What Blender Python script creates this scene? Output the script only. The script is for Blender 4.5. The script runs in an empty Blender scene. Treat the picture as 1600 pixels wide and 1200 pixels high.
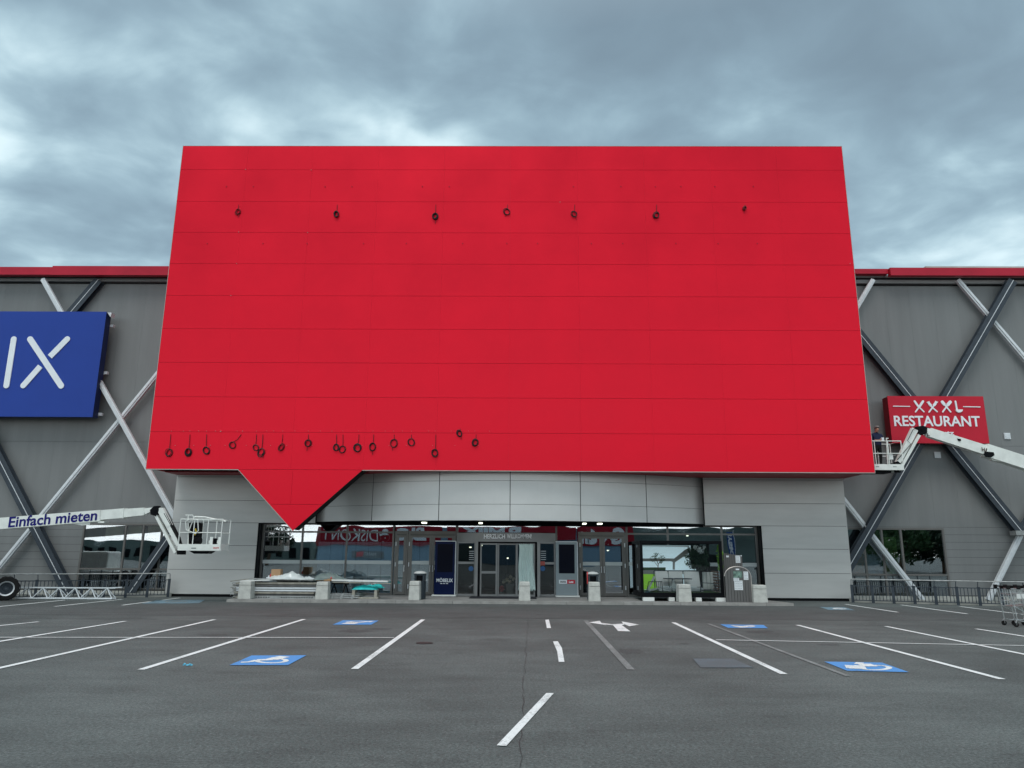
import bpy, math, random
from mathutils import Vector, Matrix, noise
random.seed(7)
R = math.radians
S = bpy.context.scene
col = S.collection

# ------------------------------------------------------------------ camera
FPX = 1155.0
CAM = Vector((0, 0, 1.8))
PITCH = math.atan(262.0 / FPX); YAW = R(0.60); ROLL = R(0.36)
Fw = Vector((-math.sin(YAW) * math.cos(PITCH), math.cos(YAW) * math.cos(PITCH), math.sin(PITCH)))
R0 = Vector((math.cos(YAW), math.sin(YAW), 0)); U0 = R0.cross(Fw)
Rt = math.cos(ROLL) * R0 + math.sin(ROLL) * U0
Up = -math.sin(ROLL) * R0 + math.cos(ROLL) * U0
cd = bpy.data.cameras.new('camera'); cam = bpy.data.objects.new('camera', cd); col.objects.link(cam)
cd.sensor_width = 36; cd.lens = FPX / 1600 * 36; cd.clip_end = 3000; cd.clip_start = 0.1
m = Matrix.Identity(4)
for i in range(3):
    m[i][0] = Rt[i]; m[i][1] = Up[i]; m[i][2] = -Fw[i]; m[i][3] = CAM[i]
cam.matrix_world = m
S.camera = cam

def ray(px, py): return Fw * FPX + Rt * (px - 800) - Up * (py - 600)
def P(px, py, Y):
    d = ray(px, py); return CAM + d * ((Y - CAM.y) / d.y)
def G(px, py, z=0.0):
    d = ray(px, py); return CAM + d * ((z - CAM.z) / d.z)

# ------------------------------------------------------------------ world
SKYLOC = (5.78, -7.00, 4.2439)
SUN_EL, SUN_AZ = 60, 196          # azimuth measured clockwise from +Y: behind the camera, to the left
W = bpy.data.worlds.new('World'); S.world = W; W.use_nodes = True
nt = W.node_tree; nt.nodes.clear()
def N(t, tree=None, **k):
    n = (tree or nt).nodes.new(t)
    for a, b in k.items(): setattr(n, a, b)
    return n
L = nt.links.new
out = N('ShaderNodeOutputWorld'); bg = N('ShaderNodeBackground'); L(bg.outputs[0], out.inputs[0])
bg.inputs[1].default_value = 0.1
sky = N('ShaderNodeTexSky', sky_type='NISHITA', sun_disc=False, sun_elevation=R(SUN_EL), sun_rotation=R(SUN_AZ))
tc = N('ShaderNodeTexCoord'); sp = N('ShaderNodeSeparateXYZ'); L(tc.outputs['Generated'], sp.inputs[0])
def math_(op, a, b=None, clamp=False):
    n = N('ShaderNodeMath', operation=op, use_clamp=clamp)
    for i, v in enumerate((a, b)):
        if v is None: continue
        if hasattr(v, 'is_linked'): L(v, n.inputs[i])
        else: n.inputs[i].default_value = v
    return n.outputs[0]
zz = math_('ADD', math_('MAXIMUM', sp.outputs[2], 0.0), 0.22)
cx = math_('DIVIDE', sp.outputs[0], zz); cy = math_('DIVIDE', sp.outputs[1], zz)
cb = N('ShaderNodeCombineXYZ'); L(cx, cb.inputs[0]); L(cy, cb.inputs[1])
mp = N('ShaderNodeMapping'); L(cb.outputs[0], mp.inputs[0])
mp.inputs['Location'].default_value = SKYLOC; mp.inputs['Rotation'].default_value = (0, 0, R(-24))
mp.inputs['Scale'].default_value = (1.0, 1.15, 1)
n1 = N('ShaderNodeTexNoise'); L(mp.outputs[0], n1.inputs['Vector'])
n1.inputs['Scale'].default_value = 1.5; n1.inputs['Detail'].default_value = 4; n1.inputs['Roughness'].default_value = 0.5; n1.inputs['Distortion'].default_value = 0.25
n2 = N('ShaderNodeTexNoise'); L(mp.outputs[0], n2.inputs['Vector'])
n2.inputs['Scale'].default_value = 5.0; n2.inputs['Detail'].default_value = 6; n2.inputs['Roughness'].default_value = 0.5; n2.inputs['Distortion'].default_value = 0.3
cl = math_('ADD', math_('MULTIPLY', n1.outputs['Fac'], 0.68), math_('MULTIPLY', n2.outputs['Fac'], 0.32))
rp = N('ShaderNodeValToRGB'); L(cl, rp.inputs[0]); rp.color_ramp.interpolation = 'B_SPLINE'
e = rp.color_ramp.elements
e[0].position = 0.36; e[0].color = (0.155, 0.218, 0.268, 1)
e[1].position = 0.645; e[1].color = (0.62, 0.76, 0.80, 1)
x_ = e.new(0.46); x_.color = (0.195, 0.280, 0.340, 1)
x_ = e.new(0.53); x_.color = (0.255, 0.365, 0.430, 1)
x_ = e.new(0.59); x_.color = (0.40, 0.545, 0.605, 1)
# white sky glow added low behind the photographer and overhead to light the store
back = math_('MAXIMUM', math_('MULTIPLY', sp.outputs[1], -1.0), 0.0)
low = math_('POWER', math_('SUBTRACT', 1.0, math_('MAXIMUM', sp.outputs[2], 0.0)), 3.0)
bk = math_('MULTIPLY', math_('POWER', back, 0.6), low)
ov = math_('MULTIPLY', math_('MAXIMUM', math_('SUBTRACT', sp.outputs[2], 0.62), 0.0), 1.6)
both = math_('ADD', bk, ov, clamp=True)
mw = N('ShaderNodeMix', data_type='RGBA'); L(math_('MULTIPLY', both, 0.9), mw.inputs[0]); L(rp.outputs[0], mw.inputs[6]); mw.inputs[7].default_value = (0.545, 0.55, 0.54, 1)
gain = math_('ADD', math_('ADD', 10.6, math_('MULTIPLY', bk, 24.0)), math_('MULTIPLY', ov, 16.0))
vm = N('ShaderNodeVectorMath', operation='SCALE'); L(mw.outputs[2], vm.inputs[0]); L(gain, vm.inputs['Scale'])
mx = N('ShaderNodeMix', data_type='RGBA'); mx.inputs[0].default_value = 0.92
L(sky.outputs[0], mx.inputs[6]); L(vm.outputs[0], mx.inputs[7]); L(mx.outputs[2], bg.inputs[0])

sl = bpy.data.lights.new('sun', 'SUN'); sl.energy = 1.1; sl.angle = R(30); sl.color = (1.0, 0.985, 0.96)
so = bpy.data.objects.new('sun', sl); col.objects.link(so)
az, el = R(SUN_AZ), R(SUN_EL)
sd = Vector((math.sin(az) * math.cos(el), math.cos(az) * math.cos(el), math.sin(el)))
so.rotation_euler = (-sd).to_track_quat('-Z', 'Y').to_euler()
S.view_settings.view_transform = 'Standard'; S.view_settings.look = 'None'
S.view_settings.exposure = 0.4; S.view_settings.gamma = 1.0; S.view_settings.use_curve_mapping = False
S.render.engine = 'CYCLES'; S.cycles.max_bounces = 8; S.cycles.transparent_max_bounces = 12

# ------------------------------------------------------------------ materials
def mat(name, c, rough=0.6, metal=0.0, var=0.10, scale=2.0, bump=0.0, bscale=40.0, spec=0.25, emit=None, es=0, streak=None, rvar=0.0, bdist=0.02):
    M = bpy.data.materials.new(name); M.use_nodes = True; t = M.node_tree; b = t.nodes['Principled BSDF']
    b.inputs['Roughness'].default_value = rough; b.inputs['Metallic'].default_value = metal
    b.inputs['Specular IOR Level'].default_value = spec
    b.inputs['Base Color'].default_value = (*c, 1)
    if var or bump:
        tcn = t.nodes.new('ShaderNodeTexCoord'); vec = tcn.outputs['Object']
        mpn = t.nodes.new('ShaderNodeMapping'); t.links.new(vec, mpn.inputs[0])
        if streak: mpn.inputs['Scale'].default_value = streak
        nn = t.nodes.new('ShaderNodeTexNoise'); nn.inputs['Scale'].default_value = scale; nn.inputs['Detail'].default_value = 5
        nn.inputs['Roughness'].default_value = 0.6
        t.links.new(mpn.outputs[0], nn.inputs['Vector'])
        mr = t.nodes.new('ShaderNodeMapRange'); t.links.new(nn.outputs['Fac'], mr.inputs[0])
        mr.inputs[1].default_value = 0.3; mr.inputs[2].default_value = 0.7; mr.inputs[3].default_value = 1 - var; mr.inputs[4].default_value = 1 + var
        v = t.nodes.new('ShaderNodeVectorMath'); v.operation = 'SCALE'; v.inputs[0].default_value = c
        t.links.new(mr.outputs[0], v.inputs['Scale']); t.links.new(v.outputs[0], b.inputs['Base Color'])
        if rvar:
            m2 = t.nodes.new('ShaderNodeMapRange'); t.links.new(nn.outputs['Fac'], m2.inputs[0])
            m2.inputs[1].default_value = 0.3; m2.inputs[2].default_value = 0.7; m2.inputs[3].default_value = rough - rvar; m2.inputs[4].default_value = rough + rvar
            t.links.new(m2.outputs[0], b.inputs['Roughness'])
        if bump:
            bn = t.nodes.new('ShaderNodeTexNoise'); bn.inputs['Scale'].default_value = bscale; bn.inputs['Detail'].default_value = 4
            t.links.new(vec, bn.inputs['Vector'])
            bb = t.nodes.new('ShaderNodeBump'); bb.inputs['Strength'].default_value = bump; bb.inputs['Distance'].default_value = bdist
            t.links.new(bn.outputs['Fac'], bb.inputs['Height']); t.links.new(bb.outputs[0], b.inputs['Normal'])
    if emit:
        b.inputs['Emission Color'].default_value = (*emit, 1); b.inputs['Emission Strength'].default_value = es
    return M

def asphalt_mat(name, base, var=0.22):
    M = bpy.data.materials.new(name); M.use_nodes = True; t = M.node_tree; b = t.nodes['Principled BSDF']
    b.inputs['Roughness'].default_value = 0.82
    tcn = t.nodes.new('ShaderNodeTexCoord')
    def ns(scale, det, ro=0.6, st=None):
        a = t.nodes.new('ShaderNodeTexNoise'); a.inputs['Scale'].default_value = scale; a.inputs['Detail'].default_value = det; a.inputs['Roughness'].default_value = ro
        q = t.nodes.new('ShaderNodeMapping'); t.links.new(tcn.outputs['Object'], q.inputs[0])
        if st: q.inputs['Scale'].default_value = st
        t.links.new(q.outputs[0], a.inputs['Vector']); return a.outputs['Fac']
    def mr(s, a, b_, c, d):
        n = t.nodes.new('ShaderNodeMapRange'); t.links.new(s, n.inputs[0])
        for i, v in enumerate((a, b_, c, d)): n.inputs[i + 1].default_value = v
        return n.outputs[0]
    def mul(a, c):
        n = t.nodes.new('ShaderNodeMath'); n.operation = 'MULTIPLY'; t.links.new(a, n.inputs[0]); t.links.new(c, n.inputs[1]); return n.outputs[0]
    f = mul(mr(ns(0.28, 3), 0.35, 0.65, 1 - var, 1 + var), mr(ns(1.6, 5, 0.65, (0.45, 1.3, 1)), 0.32, 0.68, 0.86, 1.14))
    f = mul(f, mr(ns(12, 4, 0.8), 0.3, 0.7, 0.82, 1.2))
    f = mul(f, mr(ns(30, 4, 0.95), 0.38, 0.62, 0.45, 1.66))
    f = mul(f, mr(ns(0.6, 6, 0.7, (1, 1.6, 1)), 0.58, 0.70, 1.0, 0.68))       # old oil and damp patches
    g = mr(ns(38, 1, 0.5), 0.70, 0.76, 0.0, 0.14)                              # pale stone chips
    ad = t.nodes.new('ShaderNodeMath'); ad.operation = 'ADD'
    sc = t.nodes.new('ShaderNodeVectorMath'); sc.operation = 'SCALE'; sc.inputs[0].default_value = base
    t.links.new(f, sc.inputs['Scale'])
    va = t.nodes.new('ShaderNodeVectorMath'); va.operation = 'ADD'; t.links.new(sc.outputs[0], va.inputs[0]); t.links.new(g, va.inputs[1])
    t.links.new(va.outputs[0], b.inputs['Base Color'])
    bb = t.nodes.new('ShaderNodeBump'); bb.inputs['Strength'].default_value = 0.5; bb.inputs['Distance'].default_value = 0.008
    t.links.new(ns(70, 3, 0.7), bb.inputs['Height']); t.links.new(bb.outputs[0], b.inputs['Normal'])
    return M

def paint_mat(name, c, wear=0.50, cover=1.0):
    """road paint worn through to the asphalt in specks"""
    M = bpy.data.materials.new(name); M.use_nodes = True; t = M.node_tree; b = t.nodes['Principled BSDF']
    b.inputs['Roughness'].default_value = 0.7
    tcn = t.nodes.new('ShaderNodeTexCoord')
    a = t.nodes.new('ShaderNodeTexNoise'); a.inputs['Scale'].default_value = 42; a.inputs['Detail'].default_value = 5; a.inputs['Roughness'].default_value = 0.75
    t.links.new(tcn.outputs['Object'], a.inputs['Vector'])
    a2 = t.nodes.new('ShaderNodeTexNoise'); a2.inputs['Scale'].default_value = 1.4; a2.inputs['Detail'].default_value = 3
    t.links.new(tcn.outputs['Object'], a2.inputs['Vector'])
    ad = t.nodes.new('ShaderNodeMath'); ad.operation = 'MULTIPLY_ADD'; t.links.new(a2.outputs['Fac'], ad.inputs[0]); ad.inputs[1].default_value = 0.5; t.links.new(a.outputs['Fac'], ad.inputs[2])
    mr = t.nodes.new('ShaderNodeMapRange'); t.links.new(ad.outputs[0], mr.inputs[0])
    mr.inputs[1].default_value = wear + 0.28; mr.inputs[2].default_value = wear + 0.42; mr.inputs[3].default_value = cover; mr.inputs[4].default_value = cover * 0.35
    mxn = t.nodes.new('ShaderNodeMix'); mxn.data_type = 'RGBA'; t.links.new(mr.outputs[0], mxn.inputs[0])
    mxn.inputs[6].default_value = (0.084, 0.096, 0.091, 1); mxn.inputs[7].default_value = (*c, 1)
    t.links.new(mxn.outputs[2], b.inputs['Base Color'])
    return M

def glass_mat(name, refl=0.30, tint=(0.72, 0.78, 0.80), wav=0.02):
    M = bpy.data.materials.new(name); M.use_nodes = True; t = M.node_tree; t.nodes.clear()
    o = t.nodes.new('ShaderNodeOutputMaterial'); mxs = t.nodes.new('ShaderNodeMixShader'); L2 = t.links.new
    tr = t.nodes.new('ShaderNodeBsdfTransparent'); tr.inputs[0].default_value = (*tint, 1)
    gl = t.nodes.new('ShaderNodeBsdfGlossy'); gl.inputs['Roughness'].default_value = 0.0; gl.inputs[0].default_value = (0.92, 0.96, 1, 1)
    fr = t.nodes.new('ShaderNodeFresnel'); fr.inputs[0].default_value = 1.5
    ma = t.nodes.new('ShaderNodeMath'); ma.operation = 'MULTIPLY_ADD'; L2(fr.outputs[0], ma.inputs[0]); ma.inputs[1].default_value = 1 - refl; ma.inputs[2].default_value = refl
    tcn = t.nodes.new('ShaderNodeTexCoord'); nn = t.nodes.new('ShaderNodeTexNoise'); nn.inputs['Scale'].default_value = 0.9; nn.inputs['Detail'].default_value = 1
    L2(tcn.outputs['Object'], nn.inputs['Vector'])
    bb = t.nodes.new('ShaderNodeBump'); bb.inputs['Strength'].default_value = 1.0; bb.inputs['Distance'].default_value = wav * 0.12; L2(nn.outputs['Fac'], bb.inputs['Height'])
    L2(bb.outputs[0], gl.inputs['Normal'])
    L2(ma.outputs[0], mxs.inputs[0]); L2(tr.outputs[0], mxs.inputs[1]); L2(gl.outputs[0], mxs.inputs[2]); L2(mxs.outputs[0], o.inputs[0])
    return M

M = {}
M['asphalt'] = asphalt_mat('asphalt', (0.084, 0.096, 0.091))
M['asphalt_lane'] = asphalt_mat('asphalt_lane', (0.067, 0.074, 0.071), 0.14)
M['stain_dark'] = asphalt_mat('stain_dark', (0.060, 0.066, 0.064)); M['stain_faint'] = asphalt_mat('stain_faint', (0.077, 0.088, 0.084))
M['white_paint'] = paint_mat('white_paint', (0.80, 0.82, 0.80))
M['faded_paint'] = paint_mat('faded_paint', (0.36, 0.38, 0.37), 0.36, 0.75)
M['blue_paint'] = paint_mat('blue_paint', (0.085, 0.30, 0.66))
M['old_blue_paint'] = paint_mat('old_blue_paint', (0.22, 0.38, 0.48), 0.40, 0.75)
M['ghost_blue_paint'] = paint_mat('ghost_blue_paint', (0.13, 0.19, 0.23), 0.32, 0.8)
M['kerb'] = mat('kerb_concrete', (0.30, 0.29, 0.27), 0.85, var=0.22, scale=3, bump=0.3)
M['paving'] = mat('paving_concrete', (0.24, 0.235, 0.225), 0.85, var=0.22, scale=1.4, bump=0.2)
M['concrete'] = mat('bollard_concrete', (0.50, 0.50, 0.46), 0.85, var=0.16, scale=5, bump=0.35, bscale=60)
M['plinth'] = mat('plinth_concrete', (0.42, 0.42, 0.38), 0.85, var=0.2, scale=1.5, bump=0.2)
M['red'] = mat('red_cladding', (0.71, 0.008, 0.026), 0.38, 0.35, var=0.06, scale=0.35, spec=0.15, rvar=0.05, bump=0.08, bscale=0.6, bdist=0.02)
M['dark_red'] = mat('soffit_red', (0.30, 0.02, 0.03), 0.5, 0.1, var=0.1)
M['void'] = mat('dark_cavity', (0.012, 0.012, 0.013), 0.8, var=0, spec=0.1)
M['trim'] = mat('pale_metal_trim', (0.42, 0.38, 0.35), 0.4, 0.4, var=0.15)
M['light_clad'] = mat('light_grey_cladding', (0.53, 0.525, 0.50), 0.48, 0.15, var=0.10, scale=0.5, streak=(0.5, 1, 3), bump=0.15, bscale=1.2, bdist=0.03)
M['canopy_clad'] = mat('canopy_cladding', (0.55, 0.55, 0.53), 0.38, 0.35, var=0.05, scale=0.6, bump=0.25, bscale=1.0, bdist=0.04)
M['wing_clad'] = mat('wing_grey_cladding', (0.196, 0.202, 0.198), 0.50, 0.15, var=0.08, scale=0.6, streak=(3, 1, 0.25), bump=0.1, bscale=1.5)
M['fascia_red'] = mat('fascia_red', (0.42, 0.015, 0.035), 0.4, 0.2, var=0.1, scale=1.0)
M['galv'] = mat('pale_galvanised_steel', (0.66, 0.69, 0.70), 0.5, 0.1, var=0.07, scale=6)
M['slate'] = mat('slate_painted_steel', (0.045, 0.056, 0.068), 0.5, 0.1, var=0.12, scale=4, spec=0.25)
M['frame'] = mat('grey_aluminium_frame', (0.15, 0.145, 0.135), 0.45, 0.3, var=0.08)
M['frame_light'] = mat('portal_grey_aluminium', (0.25, 0.25, 0.245), 0.42, 0.4, var=0.08)
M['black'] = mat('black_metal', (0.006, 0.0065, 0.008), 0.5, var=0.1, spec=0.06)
M['rubber'] = mat('rubber', (0.014, 0.014, 0.014), 0.85, var=0.2, bump=0.3, spec=0.15)
M['glass'] = glass_mat('shop_glass', 0.32, (0.88, 0.92, 0.92))
M['glass_dark'] = glass_mat('door_glass', 0.03, (0.8, 0.82, 0.8))
M['film'] = mat('frosted_film', (0.50, 0.54, 0.53), 0.6, var=0.04)
M['blue_sign'] = mat('blue_sign_face', (0.012, 0.047, 0.29), 0.45, 0.0, var=0.05, scale=0.6)
M['blue_side'] = mat('blue_sign_side', (0.012, 0.025, 0.10), 0.5, var=0.05)
M['red_sign'] = mat('red_sign_face', (0.50, 0.008, 0.028), 0.45, 0.0, var=0.05)
M['letter'] = mat('white_letter', (0.78, 0.82, 0.84), 0.4, var=0.04)
M['white_lift'] = mat('white_lift_paint', (0.74, 0.76, 0.71), 0.4, var=0.10, scale=3, rvar=0.1)
M['navy_text'] = mat('navy_lettering', (0.02, 0.02, 0.15), 0.6, var=0, spec=0.05)
M['red_text'] = mat('red_lettering', (0.6, 0.03, 0.03), 0.5, var=0)
M['totem_navy'] = mat('totem_navy', (0.003, 0.009, 0.045), 0.3, var=0.04, spec=0.1)
M['totem_grey'] = mat('totem_grey', (0.24, 0.285, 0.30), 0.4, 0.1, var=0.05)
M['screen'] = mat('dark_screen', (0.004, 0.005, 0.012), 0.12, var=0, spec=0.15)
M['bin'] = mat('bin_slate', (0.032, 0.042, 0.050), 0.45, 0.1, var=0.12)
M['bin_top'] = mat('bin_top', (0.50, 0.51, 0.49), 0.5, var=0.15)
M['curtain'] = mat('curtain_cloth', (0.60, 0.72, 0.68), 0.9, var=0.06)
M['lamp'] = mat('lamp_glow', (0.8, 0.85, 0.7), 0.5, var=0, emit=(0.95, 1.0, 0.80), es=2.2)
M['mat_floor'] = mat('door_mat', (0.022, 0.023, 0.028), 0.95, var=0.2, bump=0.3)
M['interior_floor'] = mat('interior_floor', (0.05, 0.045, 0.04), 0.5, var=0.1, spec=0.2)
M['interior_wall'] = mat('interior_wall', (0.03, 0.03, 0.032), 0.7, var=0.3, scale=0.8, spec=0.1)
M['column'] = mat('interior_column', (0.45, 0.47, 0.42), 0.6, var=0.05)
M['steel'] = mat('scaffold_steel', (0.36, 0.37, 0.36), 0.5, 0.5, var=0.25, scale=5)
M['steel_dark'] = mat('dark_scaffold_steel', (0.15, 0.15, 0.145), 0.55, 0.3, var=0.25, scale=5)
M['steel_warm'] = mat('weathered_scaffold_steel', (0.34, 0.32, 0.27), 0.6, 0.3, var=0.3, scale=5)
M['chrome'] = mat('cart_steel', (0.55, 0.57, 0.56), 0.3, 0.7, var=0.1)
M['film_sheet'] = mat('plastic_sheet', (0.62, 0.66, 0.64), 0.25, var=0.12, scale=4, spec=0.6)
M['grey_sheet'] = mat('grey_tarpaulin', (0.16, 0.20, 0.19), 0.35, var=0.2, scale=4)
M['teal'] = mat('turquoise_sheet', (0.03, 0.60, 0.58), 0.4, var=0.12, scale=4)
M['board'] = mat('white_board', (0.70, 0.71, 0.68), 0.5, var=0.08)
M['timber'] = mat('timber', (0.36, 0.22, 0.12), 0.7, var=0.25, streak=(1, 8, 8))
M['card'] = mat('cardboard', (0.40, 0.25, 0.14), 0.85, var=0.1)
M['red_plastic'] = mat('red_plastic', (0.60, 0.05, 0.05), 0.5, var=0.1)
M['cable'] = mat('black_cable', (0.018, 0.012, 0.014), 0.5, var=0)
M['red_cable'] = mat('red_cable', (0.16, 0.006, 0.010), 0.5, var=0)
M['skin'] = mat('skin', (0.45, 0.24, 0.17), 0.6, var=0.05)
M['shirt'] = mat('navy_shirt', (0.015, 0.020, 0.055), 0.8, var=0.15)
M['trousers'] = mat('dark_trousers', (0.010, 0.012, 0.011), 0.85, var=0.1)
M['hair'] = mat('grey_hair', (0.20, 0.18, 0.17), 0.8, var=0.2)
M['leaf'] = mat('leaves', (0.035, 0.085, 0.030), 0.6, var=0.4, scale=6)
M['leaf_dark'] = mat('dark_leaves', (0.012, 0.034, 0.016), 0.6, var=0.4, scale=6)
M['leaf_lime'] = mat('lime_leaves', (0.16, 0.36, 0.02), 0.6, var=0.3, scale=6)
M['bark'] = mat('bark', (0.13, 0.09, 0.06), 0.9, var=0.2)
M['lawn_print_glow'] = mat('printed_lawn_glow', (0.20, 0.46, 0.03), 0.6, var=0.12, scale=4, emit=(0.20, 0.46, 0.03), es=0.35)  # glow added to the printed lawn to brighten the dim showcase
M['sky_print_glow'] = mat('printed_sky_glow', (0.52, 0.68, 0.74), 0.6, var=0.12, scale=1.6, streak=(0.6, 1, 1.8), emit=(0.52, 0.68, 0.74), es=0.45)  # emission put into the print so the backdrop looks lit
M['white_print'] = mat('printed_white', (0.75, 0.78, 0.76), 0.6, var=0.04)
M['grey_print'] = mat('printed_grey', (0.30, 0.30, 0.29), 0.6, var=0.05)
M['cushion'] = mat('grey_cushion', (0.62, 0.62, 0.60), 0.9, var=0.08)
M['turf'] = mat('artificial_turf', (0.045, 0.11, 0.02), 0.95, var=0.2, scale=20, bump=0.4)
M['slat'] = mat('brown_slat', (0.16, 0.075, 0.045), 0.6, var=0.2)
M['wpc'] = mat('grey_decking_board', (0.125, 0.122, 0.118), 0.7, var=0.12, streak=(6, 1, 0.4), scale=5)
M['paper'] = mat('white_paper', (0.72, 0.75, 0.76), 0.7, var=0.03)
M['ink'] = mat('printed_ink', (0.06, 0.08, 0.09), 0.7, var=0)
M['petal'] = mat('cream_petals', (0.62, 0.52, 0.40), 0.8, var=0.2, scale=30)
M['petal_red'] = mat('red_petals', (0.55, 0.10, 0.10), 0.8, var=0.3, scale=30)
M['pot'] = mat('grey_planter', (0.20, 0.21, 0.21), 0.7, var=0.1)
M['blind'] = mat('cream_blind', (0.72, 0.64, 0.47), 0.8, var=0.04)
M['opp_wall'] = mat('pale_blue_sheeting', (0.20, 0.31, 0.40), 0.6, var=0.06, streak=(6, 1, 0.1), scale=2)
M['opp_red'] = mat('dark_red_fascia', (0.30, 0.010, 0.022), 0.6, var=0.06)
M['opp_grey'] = mat('grey_hall_wall', (0.13, 0.17, 0.155), 0.6, var=0.35, scale=0.12, streak=(1, 1, 2))
M['yellow'] = mat('yellow_hose', (0.6, 0.45, 0.05), 0.5, var=0)

# ------------------------------------------------------------------ mesh builder
LOC = {}
class MB:
    def __init__(s): s.v = []; s.f = []; s.m = []; s.k = 0
    def _add(s, vs, fs):
        b = len(s.v); s.v += [Vector(p) for p in vs]
        for f in fs: s.f.append([b + i for i in f]); s.m.append(s.k)
    def box(s, x0, x1, y0, y1, z0, z1):
        if x0 > x1: x0, x1 = x1, x0
        if y0 > y1: y0, y1 = y1, y0
        if z0 > z1: z0, z1 = z1, z0
        s._add([(x0, y0, z0), (x1, y0, z0), (x1, y1, z0), (x0, y1, z0), (x0, y0, z1), (x1, y0, z1), (x1, y1, z1), (x0, y1, z1)],
               [(3, 2, 1, 0), (4, 5, 6, 7), (0, 1, 5, 4), (1, 2, 6, 5), (2, 3, 7, 6), (3, 0, 4, 7)]); return s
    def hexa(s, q0, q1):
        """front quad q0 (4 points) and back quad q1"""
        s._add(list(q0) + list(q1), [(0, 1, 2, 3), (7, 6, 5, 4), (1, 0, 4, 5), (2, 1, 5, 6), (3, 2, 6, 7), (0, 3, 7, 4)]); return s
    def beam(s, a, b, w, h, up=(0, 0, 1), w2=None, h2=None):
        a = Vector(a); b = Vector(b); d = (b - a).normalized(); up = Vector(up)
        sx = d.cross(up)
        if sx.length < 1e-4: sx = d.cross(Vector((0, 1, 0)))
        sx.normalize(); sz = sx.cross(d).normalized()
        w2 = w if w2 is None else w2; h2 = h if h2 is None else h2
        r = []
        for c, ww, hh in ((a, w, h), (b, w2, h2)):
            r.append([c - sx * ww / 2 - sz * hh / 2, c + sx * ww / 2 - sz * hh / 2, c + sx * ww / 2 + sz * hh / 2, c - sx * ww / 2 + sz * hh / 2])
        s.hexa(r[0], r[1]); return s
    def tube(s, pts, r, n=8, closed=False, cap=True):
        pts = [Vector(p) for p in pts]; m_ = len(pts); rings = []
        prev = None
        for i, p in enumerate(pts):
            if closed: d = pts[(i + 1) % m_] - pts[i - 1]
            else: d = pts[min(i + 1, m_ - 1)] - pts[max(i - 1, 0)]
            d.normalize()
            if prev is None:
                a = d.cross(Vector((0, 0, 1)))
                if a.length < 0.05: a = d.cross(Vector((0, 1, 0)))
            else: a = prev - d * prev.dot(d)
            a.normalize(); prev = a; b = d.cross(a)
            rr = r[i] if isinstance(r, (list, tuple)) else r
            rings.append([p + (a * math.cos(2 * math.pi * k / n) + b * math.sin(2 * math.pi * k / n)) * rr for k in range(n)])
        vs = [q for g in rings for q in g]; fs = []
        for i in range(m_ if closed else m_ - 1):
            j = (i + 1) % m_
            for k in range(n):
                fs.append((i * n + k, i * n + (k + 1) % n, j * n + (k + 1) % n, j * n + k))
        if cap and not closed:
            fs.append(tuple(reversed(range(n)))); fs.append(tuple((m_ - 1) * n + k for k in range(n)))
        s._add(vs, fs); return s
    def prism(s, poly, O, U, V, T):
        """polygon in 2D (u,v) swept from plane O+uU+vV by vector T"""
        O = Vector(O); U = Vector(U); V = Vector(V); T = Vector(T); n = len(poly)
        a = [O + U * p[0] + V * p[1] for p in poly]; b = [p + T for p in a]
        s._add(a + b, [tuple(range(n)), tuple(reversed(range(n, 2 * n)))] + [(i, (i + 1) % n, n + (i + 1) % n, n + i) for i in range(n)]); return s
    def capsule(s, a, b, w, T, nrm=(0, 1, 0), n=8, flat0=False, flat1=False):
        a = Vector(a); b = Vector(b); d = (b - a).normalized(); q = Vector(nrm).cross(d).normalized()
        pts = []
        for k in range(n + 1):
            t_ = math.pi / 2 + math.pi * k / n
            pts.append(a + (d * math.cos(t_) * (0 if flat0 else 1) + q * math.sin(t_)) * w / 2)
        for k in range(n + 1):
            t_ = -math.pi / 2 + math.pi * k / n
            pts.append(b + (d * math.cos(t_) * (0 if flat1 else 1) + q * math.sin(t_)) * w / 2)
        m_ = len(pts); T = Vector(T)
        s._add(pts + [p + T for p in pts], [tuple(range(m_)), tuple(reversed(range(m_, 2 * m_)))] + [(i, (i + 1) % m_, m_ + (i + 1) % m_, m_ + i) for i in range(m_)]); return s
    def sheet(s, pts, z=None):
        s._add([(p[0], p[1], p[2] if z is None else z) for p in pts], [tuple(range(len(pts)))]); return s
    def lathe(s, prof, c, n=20):
        c = Vector(c); vs = []; fs = []
        for r, z in prof:
            for k in range(n): vs.append(c + Vector((r * math.cos(2 * math.pi * k / n), r * math.sin(2 * math.pi * k / n), z)))
        for i in range(len(prof) - 1):
            for k in range(n): fs.append((i * n + k, i * n + (k + 1) % n, (i + 1) * n + (k + 1) % n, (i + 1) * n + k))
        fs.append(tuple(reversed(range(n)))); fs.append(tuple((len(prof) - 1) * n + k for k in range(n)))
        s._add(vs, fs); return s
    def text(s, body, O, U, V, T, bold=0.0):
        """text fitted into the parallelogram O, O+U, O+V, raised by T"""
        cu = bpy.data.curves.new('t', 'FONT'); cu.body = body; cu.size = 1; cu.offset = bold; cu.extrude = 0.5; cu.resolution_u = 4
        ob = bpy.data.objects.new('t', cu); col.objects.link(ob)
        dg = bpy.context.evaluated_depsgraph_get(); me = bpy.data.meshes.new_from_object(ob.evaluated_get(dg))
        vs = [v.co.copy() for v in me.vertices]; fs = [tuple(p.vertices) for p in me.polygons]
        x0 = min(v.x for v in vs); x1 = max(v.x for v in vs); y0 = min(v.y for v in vs); y1 = max(v.y for v in vs)
        O = Vector(O); U = Vector(U); V = Vector(V); T = Vector(T)
        s._add([O + U * ((v.x - x0) / (x1 - x0)) + V * ((v.y - y0) / (y1 - y0)) + T * (v.z + 0.5) for v in vs], fs)
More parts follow.
